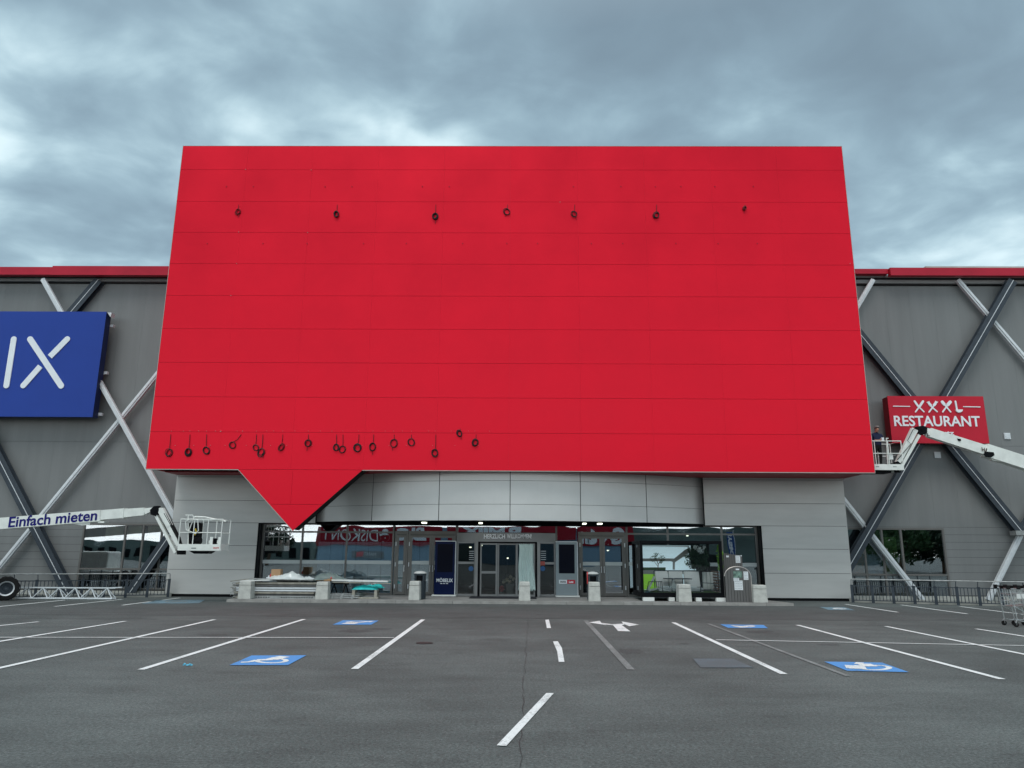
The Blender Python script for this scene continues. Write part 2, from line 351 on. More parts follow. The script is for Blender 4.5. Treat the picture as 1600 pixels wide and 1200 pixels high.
        bpy.data.objects.remove(ob); bpy.data.curves.remove(cu); bpy.data.meshes.remove(me); return s
    def build(s, name, mats, parent=None, smooth=False, bevel=0.0, label=None):
        if not isinstance(mats, (list, tuple)): mats = [mats]
        off = LOC.get(parent.name, Vector((0, 0, 0))) if parent else Vector((0, 0, 0))
        me = bpy.data.meshes.new(name); me.from_pydata([v - off for v in s.v], [], s.f)
        for q in mats: me.materials.append(M[q] if isinstance(q, str) else q)
        me.polygons.foreach_set('material_index', s.m)
        if smooth: me.polygons.foreach_set('use_smooth', [True] * len(s.f))
        me.validate(); me.update()
        import bmesh
        bm = bmesh.new(); bm.from_mesh(me); bmesh.ops.recalc_face_normals(bm, faces=bm.faces); bm.to_mesh(me); bm.free()
        o = bpy.data.objects.new(name, me); col.objects.link(o)
        if parent: o.parent = parent; LOC[o.name] = off
        if bevel:
            bv = o.modifiers.new('bevel', 'BEVEL'); bv.width = bevel; bv.segments = 2; bv.limit_method = 'ANGLE'
        if label: o['label'] = label
        return o

def tag(o, label, cat=None, group=None, kind=None):
    if label: o['label'] = label
    if cat: o['category'] = cat
    if group: o['group'] = group
    if kind: o['kind'] = kind
    return o
def thing(name, label, cat, loc=(0, 0, 0), group=None):
    o = bpy.data.objects.new(name, None); col.objects.link(o); o.empty_display_size = 0.3
    o.location = loc; LOC[o.name] = Vector(loc); return tag(o, label, cat, group)
def struct(name, mb, mt, label=None):
    o = mb.build(name, mt); o['kind'] = 'structure'
    if label: o['label'] = label
    return o
KIDS = {}
def copy_tree(o, parent=None):
    c = o.copy(); col.objects.link(c)
    if parent: c.parent = parent
    for ch in [q for q in bpy.data.objects if q.parent == o and q != c]: copy_tree(ch, c)
    return c
ORD = ['first', 'second', 'third', 'fourth', 'fifth', 'sixth', 'seventh', 'eighth', 'ninth', 'tenth', 'eleventh', 'twelfth', 'thirteenth', 'fourteenth', 'fifteenth', 'sixteenth', 'seventeenth', 'eighteenth', 'nineteenth', 'twentieth']

YR, YF, YW, YG, YB = 27.5, 30.0, 31.0, 30.4, 30.72      # red box front, entrance block, wing walls, shop glass, braces
PZ = 0.10                                                # pavement height

# ================================================================== GROUND
g = MB(); g.sheet([(-600, -400, 0), (600, -400, 0), (600, 700, 0), (-600, 700, 0)]); struct('parking_lot', g, 'asphalt')
y0 = G(800, 966).y; y1 = 27.0
g = MB(); g.sheet([(-60, y0, .004), (60, y0, .004), (60, y1, .004), (-60, y1, .004)]); struct('road', g, 'asphalt_lane', 'darker asphalt lane running along the entrance kerb')
# asphalt seams
g = MB()
def seam(pts, w):
    pts = [G(*p) for p in pts]; fine = []
    for a, b in zip(pts, pts[1:]):
        n = max(2, int((b - a).length / 0.25))
        fine += [a.lerp(b, i / n) for i in range(n)]
    fine.append(pts[-1])
    for i, p in enumerate(fine): fine[i] = p + Vector((random.uniform(-.02, .02), random.uniform(-.02, .02), 0))
    for a, b in zip(fine, fine[1:]):
        d = (b - a).normalized(); q = Vector((-d.y, d.x, 0)) * w * random.uniform(.3, 1) / 2
        g.sheet([a - q, b - q, b + q, a + q], 0.0065)
seam([(826, 966), (822, 1010), (819, 1060), (817, 1120), (812, 1199)], 0.010)
seam([(0, 967), (400, 966), (900, 967), (1230, 975), (1600, 981)], 0.03)
seam([(905, 996), (1010, 997), (1090, 1000)], 0.02)
struct('asphalt_seam', g, mat('tar_seam', (0.045, 0.045, 0.045), 0.7))

def marking(pts_px, mt, name='parking_line', w=0.115, z=0.009):
    g = MB(); pts = [G(*p) for p in pts_px]
    for a, b in zip(pts, pts[1:]):
        d = (b - a).normalized(); q = Vector((-d.y, d.x, 0)) * w / 2
        g.sheet([a - q, b - q, b + q, a + q], z)
    return struct(name, g, mt)
for a, b in [((220, 1047), (475, 968)), ((554, 1046), (661, 968.5)), ((-180, 1085), (335, 968.5)), ((-120, 1022), (196, 971)), ((-120, 990), (60, 972)),
             ((-60, 954), (101, 938)), ((85, 948), (192, 936.6)), ((191, 946), (281, 934.5)),
             ((1052, 973), (1225, 1054)), ((1246, 977), (1566, 1062)), ((1384, 979), (1680, 1039)), ((1525, 983), (1680, 1007)),
             ((1321, 944.5), (1403, 957)), ((1408, 945.5), (1511, 959.5)), ((1500, 948), (1620, 963))]:
    marking([a, b], 'white_paint')
marking([(-200, 996.5), (616, 997)], 'white_paint', w=0.07, z=0.013)
marking([(1119, 1000.5), (1700, 1011.5)], 'white_paint', w=0.07, z=0.013)
marking([(915, 970), (986, 1047)], 'faded_paint', name='faded_parking_line')
marking([(1107, 975), (1325, 1057)], 'faded_paint', name='faded_parking_line', w=0.09)
for q in ([(852, 969), (857.5, 968.5), (861, 982), (854.5, 982)], [(864, 1003), (871.5, 1002.5), (878, 1013), (882, 1035), (873, 1035), (870.5, 1018)],
          [(853.5, 1084), (865.5, 1084), (791, 1167), (776, 1166)]):
    g = MB(); g.sheet([G(*p) for p in q], 0.009); struct('lane_marking', g, 'white_paint')
g = MB()
g.sheet([G(*p) for p in [(920, 973), (937, 970.5), (940, 974), (948, 977.5)]], 0.009)
g.sheet([G(*p) for p in [(999, 976.5), (971, 971.5), (974, 975), (983, 979)]], 0.009)
g.sheet([G(*p) for p in [(940, 974), (957, 976), (974, 975), (976, 976.8), (962, 978), (946, 976.4)]], 0.0105)
g.sheet([G(*p) for p in [(957, 976.5), (971, 977), (985, 987.3), (966, 987)]], 0.012)
struct('turn_arrow_marking', g, 'white_paint', 'white two-headed turn arrow painted on the asphalt')

def wheelchair(quad, name, mt, strokes, arc, label, sw=0.09, wm='white_paint'):
    g = MB(); g.sheet([G(*p) for p in quad], 0.009); o = struct(name, g, mt, label)
    if strokes:
        s_ = MB(); k = 0
        for pl, w in strokes:
            pts = [G(*p) for p in pl]
            for a, b in zip(pts, pts[1:]):
                d = (b - a).normalized(); q = Vector((-d.y, d.x, 0)) * w / 2; k += 1
                s_.sheet([a - q, b - q, b + q, a + q], 0.013 + 0.0003 * k)
        (cx_, cy_, rx, ry, a0, a1) = arc
        pts = [G(cx_ + rx * math.cos(R(t_)), cy_ + ry * math.sin(R(t_))) for t_ in range(a0, a1 + 1, 12)]
        for a, b in zip(pts, pts[1:]):
            d = (b - a).normalized(); q = Vector((-d.y, d.x, 0)) * sw / 2
            s_.sheet([a - q, b - q, b + q, a + q], 0.0128)
        s_.build('wheelchair_symbol', wm, o)
wheelchair([(358.5, 1040), (450, 1040), (479, 1024.5), (393, 1025)], 'disabled_bay_marking', 'blue_paint',
           [([(376, 1036), (390, 1035.5), (401, 1032.5)], .10), ([(401, 1032.5), (426, 1031.7)], .16), ([(424, 1031.8), (436, 1028.5), (445, 1027)], .24)],
           (424, 1033.3, 23, 3.6, -60, 200), 'blue wheelchair square painted nearest the camera, left of the lane')
wheelchair([(520, 976.6), (580, 976.6), (591.7, 970), (536, 969.6)], 'disabled_bay_marking', 'blue_paint',
           [([(543, 975.6), (552, 973.6)], .35), ([(541, 972.3), (560, 973.4), (583, 971.3)], .13)], (562, 972.8, 17, 1.5, 180, 360), 'small far blue wheelchair square left of the lane')
wheelchair([(1288, 1034.5), (1378, 1036), (1420, 1051), (1324, 1049)], 'disabled_bay_marking', 'blue_paint',
           [([(1326, 1045), (1336, 1045.3)], .10), ([(1335, 1041), (1338.5, 1046)], .30), ([(1336, 1037.2), (1349, 1038.2), (1360, 1042.4)], .24), ([(1336, 1041.3), (1358, 1042)], .10)],
           (1367, 1044.3, 22.5, 3.6, -100, 150), 'blue wheelchair square painted nearest the camera, right of the lane')
wheelchair([(1125, 976), (1193, 977), (1200, 982), (1138, 981.6)], 'disabled_bay_marking', 'blue_paint',
           [([(1155, 979.4), (1166, 981)], .35), ([(1143, 978), (1160, 979.5), (1178, 978)], .13)], (1163, 979.2, 15, 1.3, 0, 180), 'small far blue wheelchair square right of the lane')
wheelchair([(221.6, 943.6), (310.5, 943), (320.6, 937.4), (245, 938)], 'disabled_bay_marking', 'old_blue_paint',
           [([(268, 941), (290, 939.6)], .2)], (275, 940.6, 15, 1.2, 0, 300), 'faded pale blue square before the left end of the fence', wm='faded_paint')
wheelchair([(1280.5, 948.8), (1319, 949), (1336, 953.9), (1294, 953)], 'disabled_bay_marking', 'old_blue_paint',
           [([(1303, 951), (1318, 952)], .2)], (1312, 951.4, 9, 1.0, 0, 300), 'small faded blue square before the grey wall corner on the right')
wheelchair([(1083, 1030), (1146, 1030), (1178, 1044), (1095, 1044)], 'disabled_bay_marking', 'ghost_blue_paint', None, None, 'almost worn away blue square beside the lane')

for k, (px, py, wx, wy) in enumerate(((556, 986, 34, 3.2), (592, 983, 26, 1.6), (1188, 987, 28, 2.4), (1295, 1007.5, 24, 1.8), (1070, 1006, 12, 1.4), (330, 992, 30, 2), (985, 1018, 26, 5))):
    g = MB(); pts = []
    for i in range(28):
        t_ = 2 * math.pi * i / 28; f_ = .75 + .5 * noise.noise(Vector((2.1 * math.cos(t_) + k * 7, 2.1 * math.sin(t_), k)))
        pts.append(G(px + wx * f_ * math.cos(t_), py + wy * f_ * math.sin(t_)))
    g.sheet(pts, .0020 + .0001 * k); struct('oil_stain', g, 'stain_dark' if k < 7 else 'stain_faint')
# manhole cover, litter
c = G(663, 1005.2); g = MB(); g.lathe([(0.17, 0.004), (0.17, 0.010), (0.14, 0.012)], (c.x, c.y, 0), 20)
tag(g.build('drain_cover', mat('cast_iron', (0.035, 0.035, 0.035), 0.6)), 'small round dark cover set in the asphalt', 'drain cover')
c = G(292, 1041); g = MB()
for i in range(9):
    a = c + Vector((random.uniform(-.045, .045), random.uniform(-.03, .03), random.uniform(.003, .02)))
    b = a + Vector((random.uniform(-.05, .05), random.uniform(-.03, .03), random.uniform(-.0, .015)))
    g.prism([(0, 0), (1, 0), (1, 1), (0, 1)], a, b - a, Vector((.01, .015, .015)), Vector((0, 0, .003)))
tag(g.build('litter', mat('blue_litter', (0.10, 0.40, 0.55), 0.5)), 'crumpled scrap of blue wrapper on the asphalt', 'litter')

# pavement with kerb stones
kl = G(347, 942).x; kr = G(1247, 948.5).x; KY = 27.0
bl_x0 = P(275, 760, YF).x; bl_x1 = P(1320, 780, YF).x
g = MB(); top = [(kl + .15, KY + .18), (kr - .15, KY + .18), (P(1190, 930, YF).x + .9, YF - .02), (kl + .5, YF + 4), ]
poly = [(kl + .2, KY + .16), (kr - .2, KY + .16), (kr - .9, YF + .3), (kr - .9, YF + 3), (kl + .4, YF + 3), (kl + .4, YF - .1)]
g.prism(poly, (0, 0, -0.02), (1, 0, 0), (0, 1, 0), (0, 0, PZ + .012))
struct('pavement', g, 'paving')
g = MB(); x = kl
while x < kr - .3:
    w = min(1.0, kr - x); a = 0.06 if x == kl else 0
    g.box(x + .006, x + w - .006, KY + a, KY + .155, -.02, PZ + random.uniform(-.003, .003)); x += w
x = KY + .2
g.beam((kl + .08, KY + .16, .045), (kl + .48, YF - .1, .045), .15, .11)
g.beam((kr - .1, KY + .17, .045), (kr - .95, YF + .2, .045), .15, .11)
struct('kerb', g, 'kerb', 'row of pale kerb stones along the entrance pavement')

# ================================================================== STORE BUILDING
B = thing('store_building', 'large grey furniture store with glazed entrance, diagonal braces and red roof edge', 'building', (0, YF, 0))
ztop = P(800, 437, YW).z
def zat(px, py, Y): return P(px, py, Y).z
XL, XRr = -46.0, 46.0
# --- wing walls: cassette panels on a backing
zseamA, zseamB, zlow = zat(100, 444, YW), zat(100, 690, YW), zat(1520, 824, YW)
def wing(x0, x1, holes, name):
    g = MB()
    g.k = 1; 
    # backing (split round the hole)
    hx0, hx1, hz0, hz1 = holes
    for (a, b, c_, d_) in ((x0, hx0, .15, ztop + .25), (hx1, x1, .15, ztop + .25), (hx0, hx1, hz1, ztop + .25), (hx0, hx1, .15, hz0)):
        if b > a and d_ > c_: g.box(a, b, YW + .03, YW + .2, c_, d_)
    g.k = 0; G_ = .008
    def panel(a, b, c_, d_, dy=0):
        if b - a < .03 or d_ - c_ < .03: return
        g.box(a + G_ / 5, b - G_ / 5, YW + dy, YW + .05, c_ + G_ / 2, d_ - G_ / 2)
    def clipped(a, b, c_, d_):
        if b <= hx0 or a >= hx1 or d_ <= hz0 or c_ >= hz1: panel(a, b, c_, d_); return
        if a < hx0: panel(a, hx0, c_, d_)
        if b > hx1: panel(hx1, b, c_, d_)
        aa, bb = max(a, hx0), min(b, hx1)
        if c_ < hz0: panel(aa, bb, c_, hz0)
        if d_ > hz1: panel(aa, bb, hz1, d_)
    x = x0
    while x < x1 - .01:
        xe = min(x + 1.05, x1); dy = random.uniform(-.004, .004)
        for c_, d_ in ((zlow, zseamB), (zseamB, zseamA)): clipped(x, xe, c_, d_)
        x = xe
    x = x0
    while x < x1 - .01: xe = min(x + 3.4, x1); clipped(x, xe, zseamA, ztop + .2); x = xe
    z = zlow
    while z > .2:
        z2 = max(z - .30, .17); clipped(x0, x1, z2, z); z = z2
    return g.build(name, ['wing_clad', 'void'], B)
wlx0, wlx1 = P(126, 860, YW).x, P(300, 860, YW).x; wlz1, wlz0 = zat(190, 818, YW), zat(190, 921, YW)
wrx0, wrx1 = P(1300, 860, YW).x, P(1479, 870, YW).x; wrz1, wrz0 = zat(1400, 825, YW), zat(1400, 936, YW)
wing(XL, bl_x0 + 1.2, (wlx0, wlx1, wlz0, wlz1), 'wing_wall')
wing(bl_x1 - 1.2, XRr, (wrx0, wrx1, wrz0, wrz1), 'wing_wall')
for xa_, xb_ in ((XL, bl_x0 + .5), (bl_x1 - .5, XRr)):
    g = MB(); g.box(xa_, xb_, YW - .06, YW + .2, -.05, .16); g.build('plinth', 'plinth', B)
# roof fascia + dark soffit + roof
def fascia(xa, xb, ya, yb, Y, px):
    z1, z0 = zat(px, ya, Y), zat(px, yb, Y)
    g = MB(); g.box(xa, xb, Y, Y + .25, z0, z1)
    return g.build('roof_fascia', 'fascia_red', B), z0, z1
xs = P(82, 420, 30.4).x
f1, fz0, fz1 = fascia(XL, xs - .01, 417, 429, 30.4, 40)
fascia(xs, bl_x0 + .3, 415.6, 429.6, 30.38, 180)
xs2 = P(1391, 424, 30.4).x
fascia(bl_x1 - .3, xs2 - .01, 420, 427.5, 30.55, 1365)
fascia(xs2, XRr, 418.3, 430.3, 30.38, 1500)
for xa_, xb_, ya_ in ((XL, bl_x0 + .4, 30.66), (bl_x1 - .4, XRr, 30.82)):
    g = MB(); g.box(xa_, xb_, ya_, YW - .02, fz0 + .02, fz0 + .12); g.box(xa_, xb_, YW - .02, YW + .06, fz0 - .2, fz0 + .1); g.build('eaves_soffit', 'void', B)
g = MB(); g.box(XL, XRr, 30.83, 80, fz1 - .5, fz1 - .12); g.build('roof', 'wing_clad', B)
g = MB(); zr = zat(1500, 416, 32.5); g.box(P(1446, 416, 32.5).x, XRr, 32.5, 32.7, fz1 - .12, zr); g.build('parapet', 'trim', B)
g = MB(); g.box(XL - .2, XL, YW, 80, 0, fz1 - .5); g.box(XRr, XRr + .2, YW, 80, 0, fz1 - .5); g.box(XL, XRr, 79.8, 80, 0, fz1 - .5); g.build('rear_wall', 'wing_clad', B)

# --- braces
def brace_dark(p, q, Y=YB - .10):
    a, b = P(*p, Y), P(*q, Y); d = (b - a).normalized(); n = Vector((0, -1, 0)); s_ = d.cross(n).normalized()
    g = MB()
    g.beam(a, b, .38, .03, up=(0, 1, 0)); g.beam(a + Vector((0, .13, 0)), b + Vector((0, .13, 0)), .05, .22, up=(0, 1, 0))
    g.beam(a + Vector((0, .25, 0)), b + Vector((0, .25, 0)), .38, .03, up=(0, 1, 0))
    g.k = 1; g.beam(a + Vector((0, -.022, 0)), b + Vector((0, -.022, 0)), .024, .012, up=(0, 1, 0))
    return g.build('brace', ['slate', 'galv'], B, label='dark slate diagonal brace')
def brace_light(p, q, Y=YB):
    a, b = P(*p, Y), P(*q, Y); g = MB()
    g.beam(a, b, .19, .14, up=(0, 1, 0)); g.beam(a + Vector((0, -.09, 0)), b + Vector((0, -.09, 0)), .06, .03, up=(0, 1, 0))
    return g.build('brace', 'galv', B, label='pale galvanised diagonal brace')
brace_light((67.5, 436.6), (345, 938), YB - .16)
brace_dark((154, 437), (-200, 851), YB)
brace_light((300, 519), (-10, 898), YB + .02)
brace_dark((-60, 603), (110, 935))
brace_dark((330, 742), (200, 930), YB + .05)
brace_light((1363.7, 437.5), (1330, 495))
brace_dark((1270, 432), (1596, 830))
brace_dark((1583, 438), (1300, 932), YB - .25)
brace_light((1496, 437.5), (1700, 676), YB + .05)
brace_light((1300, 758), (1443.6, 940), YB + .06)
brace_light((1594, 836), (1544, 938), YB - .02)
brace_dark((1596, 830), (1740, 600), YB + .1)
g = MB(); c = P(1597, 834, YB - .2); g.box(c.x - .3, c.x + .3, c.y - .1, c.y + .3, c.z - .06, c.z + .12); g.build('brace_node', 'steel', B)
for px, py in ((1573, 681.5), (1464, 711)):
    c = P(px, py, YW); g = MB(); g.box(c.x - .13, c.x + .13, YW - .05, YW - .005, c.z - .13, c.z + .13)
    for k in range(4): g.box(c.x - .11, c.x + .11, YW - .06, YW - .05, c.z - .1 + k * .055, c.z - .07 + k * .055)
    g.build('vent', 'galv', B)

# --- wing windows
def window(x0, x1, z0, z1, splits, trans, Y, parent, fm='frame', gm='glass', name='window', bar=.07, back=None, inset=.0):
    """splits: list of mullion x, trans: list of (z, xa, xb)"""
    g = MB(); d0, d1 = Y - .04, Y + .06
    g.box(x0, x1, d0, d1, z1 - bar, z1); g.box(x0, x1, d0, d1, z0, z0 + bar)
    g.box(x0, x0 + bar, d0, d1, z0 + bar, z1 - bar); g.box(x1 - bar, x1, d0, d1, z0 + bar, z1 - bar)
    for s_ in splits: g.box(s_ - bar / 2, s_ + bar / 2, d0 + .003, d1, z0 + bar, z1 - bar)
    for z, a, b in trans: g.box(a, b, d0 + .006, d1 - .003, z - bar / 2, z + bar / 2)
    f = g.build(name, fm, parent)
    g = MB(); xs_ = [x0 + bar] + sorted(splits) + [x1 - bar]
    for a, b in zip(xs_, xs_[1:]): g.box(a, b, Y + .005, Y + .012, z0 + bar * .5, z1 - bar * .5)
    g.build('pane', gm, f)
    return f
sx = [P(p, 860, YW).x for p in (193, 221, 250)]
f = window(wlx0, wlx1, wlz0, wlz1, sx, [(zat(190, 889, YW), wlx0, wlx1)], YW, B)
g = MB()
for a, b in ((P(193, 830, YW).x, sx[1]), (sx[1], sx[2]), (sx[2], wlx1 - .1)):
    g.box(a + .12, b - .12, YW + .10, YW + .12, zat(200, 840, YW), wlz1 - .1)
g.box(P(163, 830, YW).x, P(191, 830, YW).x, YW + .10, YW + .12, zat(200, 840, YW), wlz1 - .1)
g.build('blind', 'blind', f)
sx = [P(p, 860, YW).x for p in (1351, 1380, 1410)]
f = window(wrx0, wrx1, wrz0, wrz1, sx, [(zat(1400, 898, YW), wrx0, wrx1), (zat(1400, 864, YW), wrx0, sx[0])], YW, B)
# rooms behind the wing windows
for x0, x1, z0, z1 in ((wlx0, wlx1, wlz0, wlz1), (wrx0, wrx1, wrz0, wrz1)):
    g = MB(); g.box(x0 - 1, x1 + 1, YW + 3.2, YW + 3.4, 0, z1 + .6); g.box(x0 - 1.2, x0 - 1, YW + .25, YW + 3.4, 0, z1 + .6)
    g.box(x1 + 1, x1 + 1.2, YW + .25, YW + 3.2, 0, z1 + .6); g.box(x0 - 1, x1 + 1, YW + .25, YW + 3.2, z1 + .6, z1 + .7); g.box(x0 - 1, x1 + 1, YW + .25, YW + 3.2, -.02, .03)
    g.build('side_room', 'interior_wall', B)
g = MB(); z0_, z1_ = zat(1360, 897, YW + .5), zat(1360, 866, YW + .5)
for k, (px0, px1, mt_) in enumerate(((1329, 1350, 0), (1356, 1378, 1), (1384, 1404, 2))):
    g.k = mt_; g.box(P(px0, 880, YW + .5).x, P(px1, 880, YW + .5).x, YW + .5, YW + .52, z0_, z1_ + (k == 2) * .7)
g.build('window_poster', [mat('orange_print', (0.36, 0.10, 0.03), 0.7, var=.7, scale=3), mat('blue_orange_print', (0.14, 0.20, 0.30), 0.7, var=.6, scale=3), mat('green_print', (0.16, 0.30, 0.08), 0.7, var=.6, scale=3)], B)

# --- entrance block cladding
zseams = [-.0, .08] 
ozL, ozR = zat(450, 819, YF), zat(1150, 823, YF)
oz = (ozL + ozR) / 2
ox0, ox1 = P(399.5, 870, YF).x, P(1193, 870, YF).x
bz = [PZ + .0] + [zat(1260, y, YF) for y in (896, 858, 822, 787, 750)] + [5.9]
curve_x0, curve_x1 = P(493, 800, YF).x, P(1101, 800, YF).x
for side in (0, 1):
    g = MB()
    xo, xi, xc = (bl_x0, ox0, curve_x0) if side == 0 else (bl_x1, ox1, curve_x1)
    for i in range(len(bz) - 1): g.box(xo, xi if i < 3 else xc, YF, YF + .05, bz[i] + .007, bz[i + 1] - .007)
    g.k = 1; sg = 1 if side == 0 else -1
    g.box(xo + sg * .02, xi - sg * .01, YF + .045, YF + .5, 0, 5.9); g.box(xi - sg * .01, xc - sg * .02, YF + .045, YF + .5, bz[3] - .003, 5.9)
    g.build('entrance_wall', ['light_clad', 'void'], B)
    g = MB(); a = bl_x0 if side == 0 else bl_x1 - .02; g.box(a, a + .02, YF + .003, YW + .2, .1, 5.88); g.build('return_wall', 'light_clad', B)
    g = MB(); g.box(xo + sg * .1, xi, YF + .06, YF + .4, -.02, .075); g.build('base_kerb', 'plinth', B)
    g = MB(); g.box(xi, xi + sg * .07, YF + .02, YG + .1, PZ, bz[3]); g.build('jamb', 'black', B)

# --- curved canopy: faceted bulging fascia, gaps between its panels
cpx = [493, 582, 686, 797, 907, 1010, 1101]
def cy_of(x):
    mid = (curve_x0 + curve_x1) / 2; t_ = abs(x - mid) / ((curve_x1 - curve_x0) / 2)
    return 27.95 + 2.35 * t_ ** 2
cz0 = 1.8 + (zat(800, 813.5, 27.95) - 1.8)
cx_ = []
for p in cpx:
    Y = 29
    for _ in range(6): X = P(p, 780, Y).x; Y = cy_of(X)
    cx_.append(X)
crows = [cz0, zat(800, 788, 28.0), zat(800, 751, 28.0), 5.4]
g = MB()
for i in range(6):
    a, b = cx_[i] + .013, cx_[i + 1] - .013
    for j in range(3):
        for k in range(5):
            u0, u1 = a + (b - a) * k / 5, a + (b - a) * (k + 1) / 5
            v0, v1 = cy_of(u0), cy_of(u1)
            g.hexa([(u0, v0, crows[j] + .006), (u1, v1, crows[j] + .006), (u1, v1, crows[j + 1] - .006), (u0, v0, crows[j + 1] - .006)],
                   [(u0, v0 + .04, crows[j] + .006), (u1, v1 + .04, crows[j] + .006), (u1, v1 + .04, crows[j + 1] - .006), (u0, v0 + .04, crows[j + 1] - .006)])
g.build('canopy_fascia', 'canopy_clad', B, smooth=False)
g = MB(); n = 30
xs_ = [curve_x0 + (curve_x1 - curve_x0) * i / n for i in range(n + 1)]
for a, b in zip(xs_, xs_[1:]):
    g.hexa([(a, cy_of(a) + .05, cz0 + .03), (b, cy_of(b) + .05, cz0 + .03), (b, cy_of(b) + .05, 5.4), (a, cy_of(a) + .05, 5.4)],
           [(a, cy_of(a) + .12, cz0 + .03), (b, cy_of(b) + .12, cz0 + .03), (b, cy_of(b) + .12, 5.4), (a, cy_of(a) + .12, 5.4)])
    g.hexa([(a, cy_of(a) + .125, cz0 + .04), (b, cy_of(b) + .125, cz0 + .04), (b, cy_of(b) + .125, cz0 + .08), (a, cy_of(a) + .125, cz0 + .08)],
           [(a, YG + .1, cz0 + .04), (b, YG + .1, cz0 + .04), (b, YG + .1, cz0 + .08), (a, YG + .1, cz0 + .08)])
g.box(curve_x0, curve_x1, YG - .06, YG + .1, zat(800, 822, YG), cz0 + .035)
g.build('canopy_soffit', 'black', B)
for px, py in ((663, 818), (751, 817), (913, 818.3), (937, 819)):
    c = P(px, py, 29.6); g = MB(); w = .17 if px in (663, 937) else .13
    z = cz0 + .038
    g.box(c.x - w / 2 - .02, c.x + w / 2 + .02, 29.4, 29.8, z - .05, z); o = g.build('downlight', 'black', B)
    g = MB(); g.box(c.x - w / 2, c.x + w / 2, 29.39, 29.75, z - .10, z - .052); g.build('lamp', 'lamp', o)

# --- shop glazing
gz1 = bz[3] + .02; tz = zat(800, 833, YG)
def X(px, py=880, Y=YG): return P(px, py, Y).x
gx0, gx1 = ox0 + .07, ox1 - .07
portal0, portal1 = X(713), X(868)
def glazing(x0, x1, splits, z0=PZ, t=True):
    f = window(x0, x1, z0, gz1, [X(s_) for s_ in splits], [(tz, x0 + .03, x1 - .03)] if t else [], YG, B, name='shop_window')
    zc = zat(800, 880, YG); g = MB(); xs_ = [x0 + .05] + [X(s_) for s_ in splits] + [x1 - .05]
    for a, b in zip(xs_, xs_[1:]): g.box(a + .04, b - .04, YG - .006, YG + .002, zc - .07, zc + .07)
    g.build('film_stripe', 'film', f)
    return f
glazing(gx0, X(614.5), [470, 540])
glazing(X(979), gx1, [1045, 1130])
def door(xa, xb, z1, hinge_side):
    g = MB(); b_ = .10; Y = YG - .03
    g.box(xa, xa + b_, Y - .03, Y + .04, PZ + .02, z1); g.box(xb - b_, xb, Y - .03, Y + .04, PZ + .02, z1)
    g.box(xa + b_, xb - b_, Y - .03, Y + .04, z1 - b_, z1); g.box(xa + b_, xb - b_, Y - .03, Y + .04, PZ + .02, PZ + .13)
    f = g.build('door', 'frame', B)
    g = MB(); g.box(xa + b_, xb - b_, Y, Y + .008, PZ + .13, z1 - b_); g.build('pane', 'glass', f)
    zc = zat(800, 880, YG); g = MB(); g.box(xa + b_, xb - b_, Y - .008, Y - .001, zc - .07, zc + .07); g.build('film_stripe', 'film', f)
    hx = xb - b_ / 2 if hinge_side < 0 else xa + b_ / 2
    g = MB(); g.tube([(hx, Y - .09, 1.0), (hx, Y - .09, 1.25)], .014, 8); g.box(hx - .012, hx + .012, Y - .09, Y - .03, 1.02, 1.05); g.box(hx - .012, hx + .012, Y - .09, Y - .03, 1.2, 1.23); g.build('handle', 'galv', f)
    for hz in (.35, 1.2, 2.0):
        hx2 = xa - .01 if hinge_side < 0 else xb + .01
        g = MB(); g.tube([(hx2, Y - .05, hz), (hx2, Y - .05, hz + .16)], .02, 8); g.build('hinge', 'galv', f)
dz = tz - .10
def doorset(xa, xb, n, side):
    g = MB(); g.box(xa, xb, YG - .05, YG + .06, dz + .02, tz + .06); g.box(xa, xa + .06, YG - .05, YG + .06, PZ, dz + .02); g.box(xb - .06, xb, YG - .05, YG + .06, PZ, dz + .02)
    f = g.build('door_frame', 'frame', B)
    g = MB(); g.box(xa, xb, YG, YG + .01, tz + .06, gz1); g.build('fanlight', 'glass', f)
    w = (xb - xa - .12) / n
    for i in range(n): door(xa + .065 + w * i, xa + .055 + w * (i + 1), dz, side if n == 1 else (-1 if i == 0 else 1))
doorset(X(616), X(636.5), 1, -1)
doorset(X(637), X(712), 2, -1)
doorset(X(904), X(978.5), 2, 1)
g = MB(); g.box(X(868), X(903.5), YG, YG + .01, PZ, gz1); g.box(portal0, portal1, YG, YG + .01, zat(800, 832, YG) , gz1); g.build('side_pane', 'glass', B)
g = MB(); g.box(X(868), X(871), YG - .05, YG + .06, PZ, gz1); g.build('mullion', 'frame', B)
g = MB(); g.box(X(713) - .05, X(713) + .05, YG - .05, YG + .06, dz, gz1); g.build('mullion', 'frame', B)

# --- entrance portal (curved front, bulging towards the car park)
Pt = thing('entrance_portal', 'grey curved sliding door portal with a white welcome lettering over dark glass doors', 'entrance', ((portal0 + portal1) / 2, YG - .3, PZ))
def pc(x):
    t_ = (x - (portal0 + portal1) / 2) / ((portal1 - portal0) / 2); return YG - .75 + .65 * t_ * t_
pz0, pz1 = zat(790, 846.5, YG - .7), zat(790, 832.3, YG - .7)
g = MB(); n = 20
for i in range(n):
    a, b = portal0 + (portal1 - portal0) * i / n, portal0 + (portal1 - portal0) * (i + 1) / n
    g.hexa([(a, pc(a), pz0), (b, pc(b), pz0), (b, pc(b), pz1), (a, pc(a), pz1)], [(a, YG + .1, pz0), (b, YG + .1, pz0), (b, YG + .1, pz1), (a, YG + .1, pz1)])
hd = g.build('portal_header', 'frame_light', Pt)
g = MB(); Yt = YG - .77
a, b = P(756, 841.6, Yt), P(789, 841.6, Yt); h = Vector((0, 0, P(756, 834.6, Yt).z - a.z))
g.text('HERZLICH', a, b - a, h, (0, -.015, 0), bold=.03)
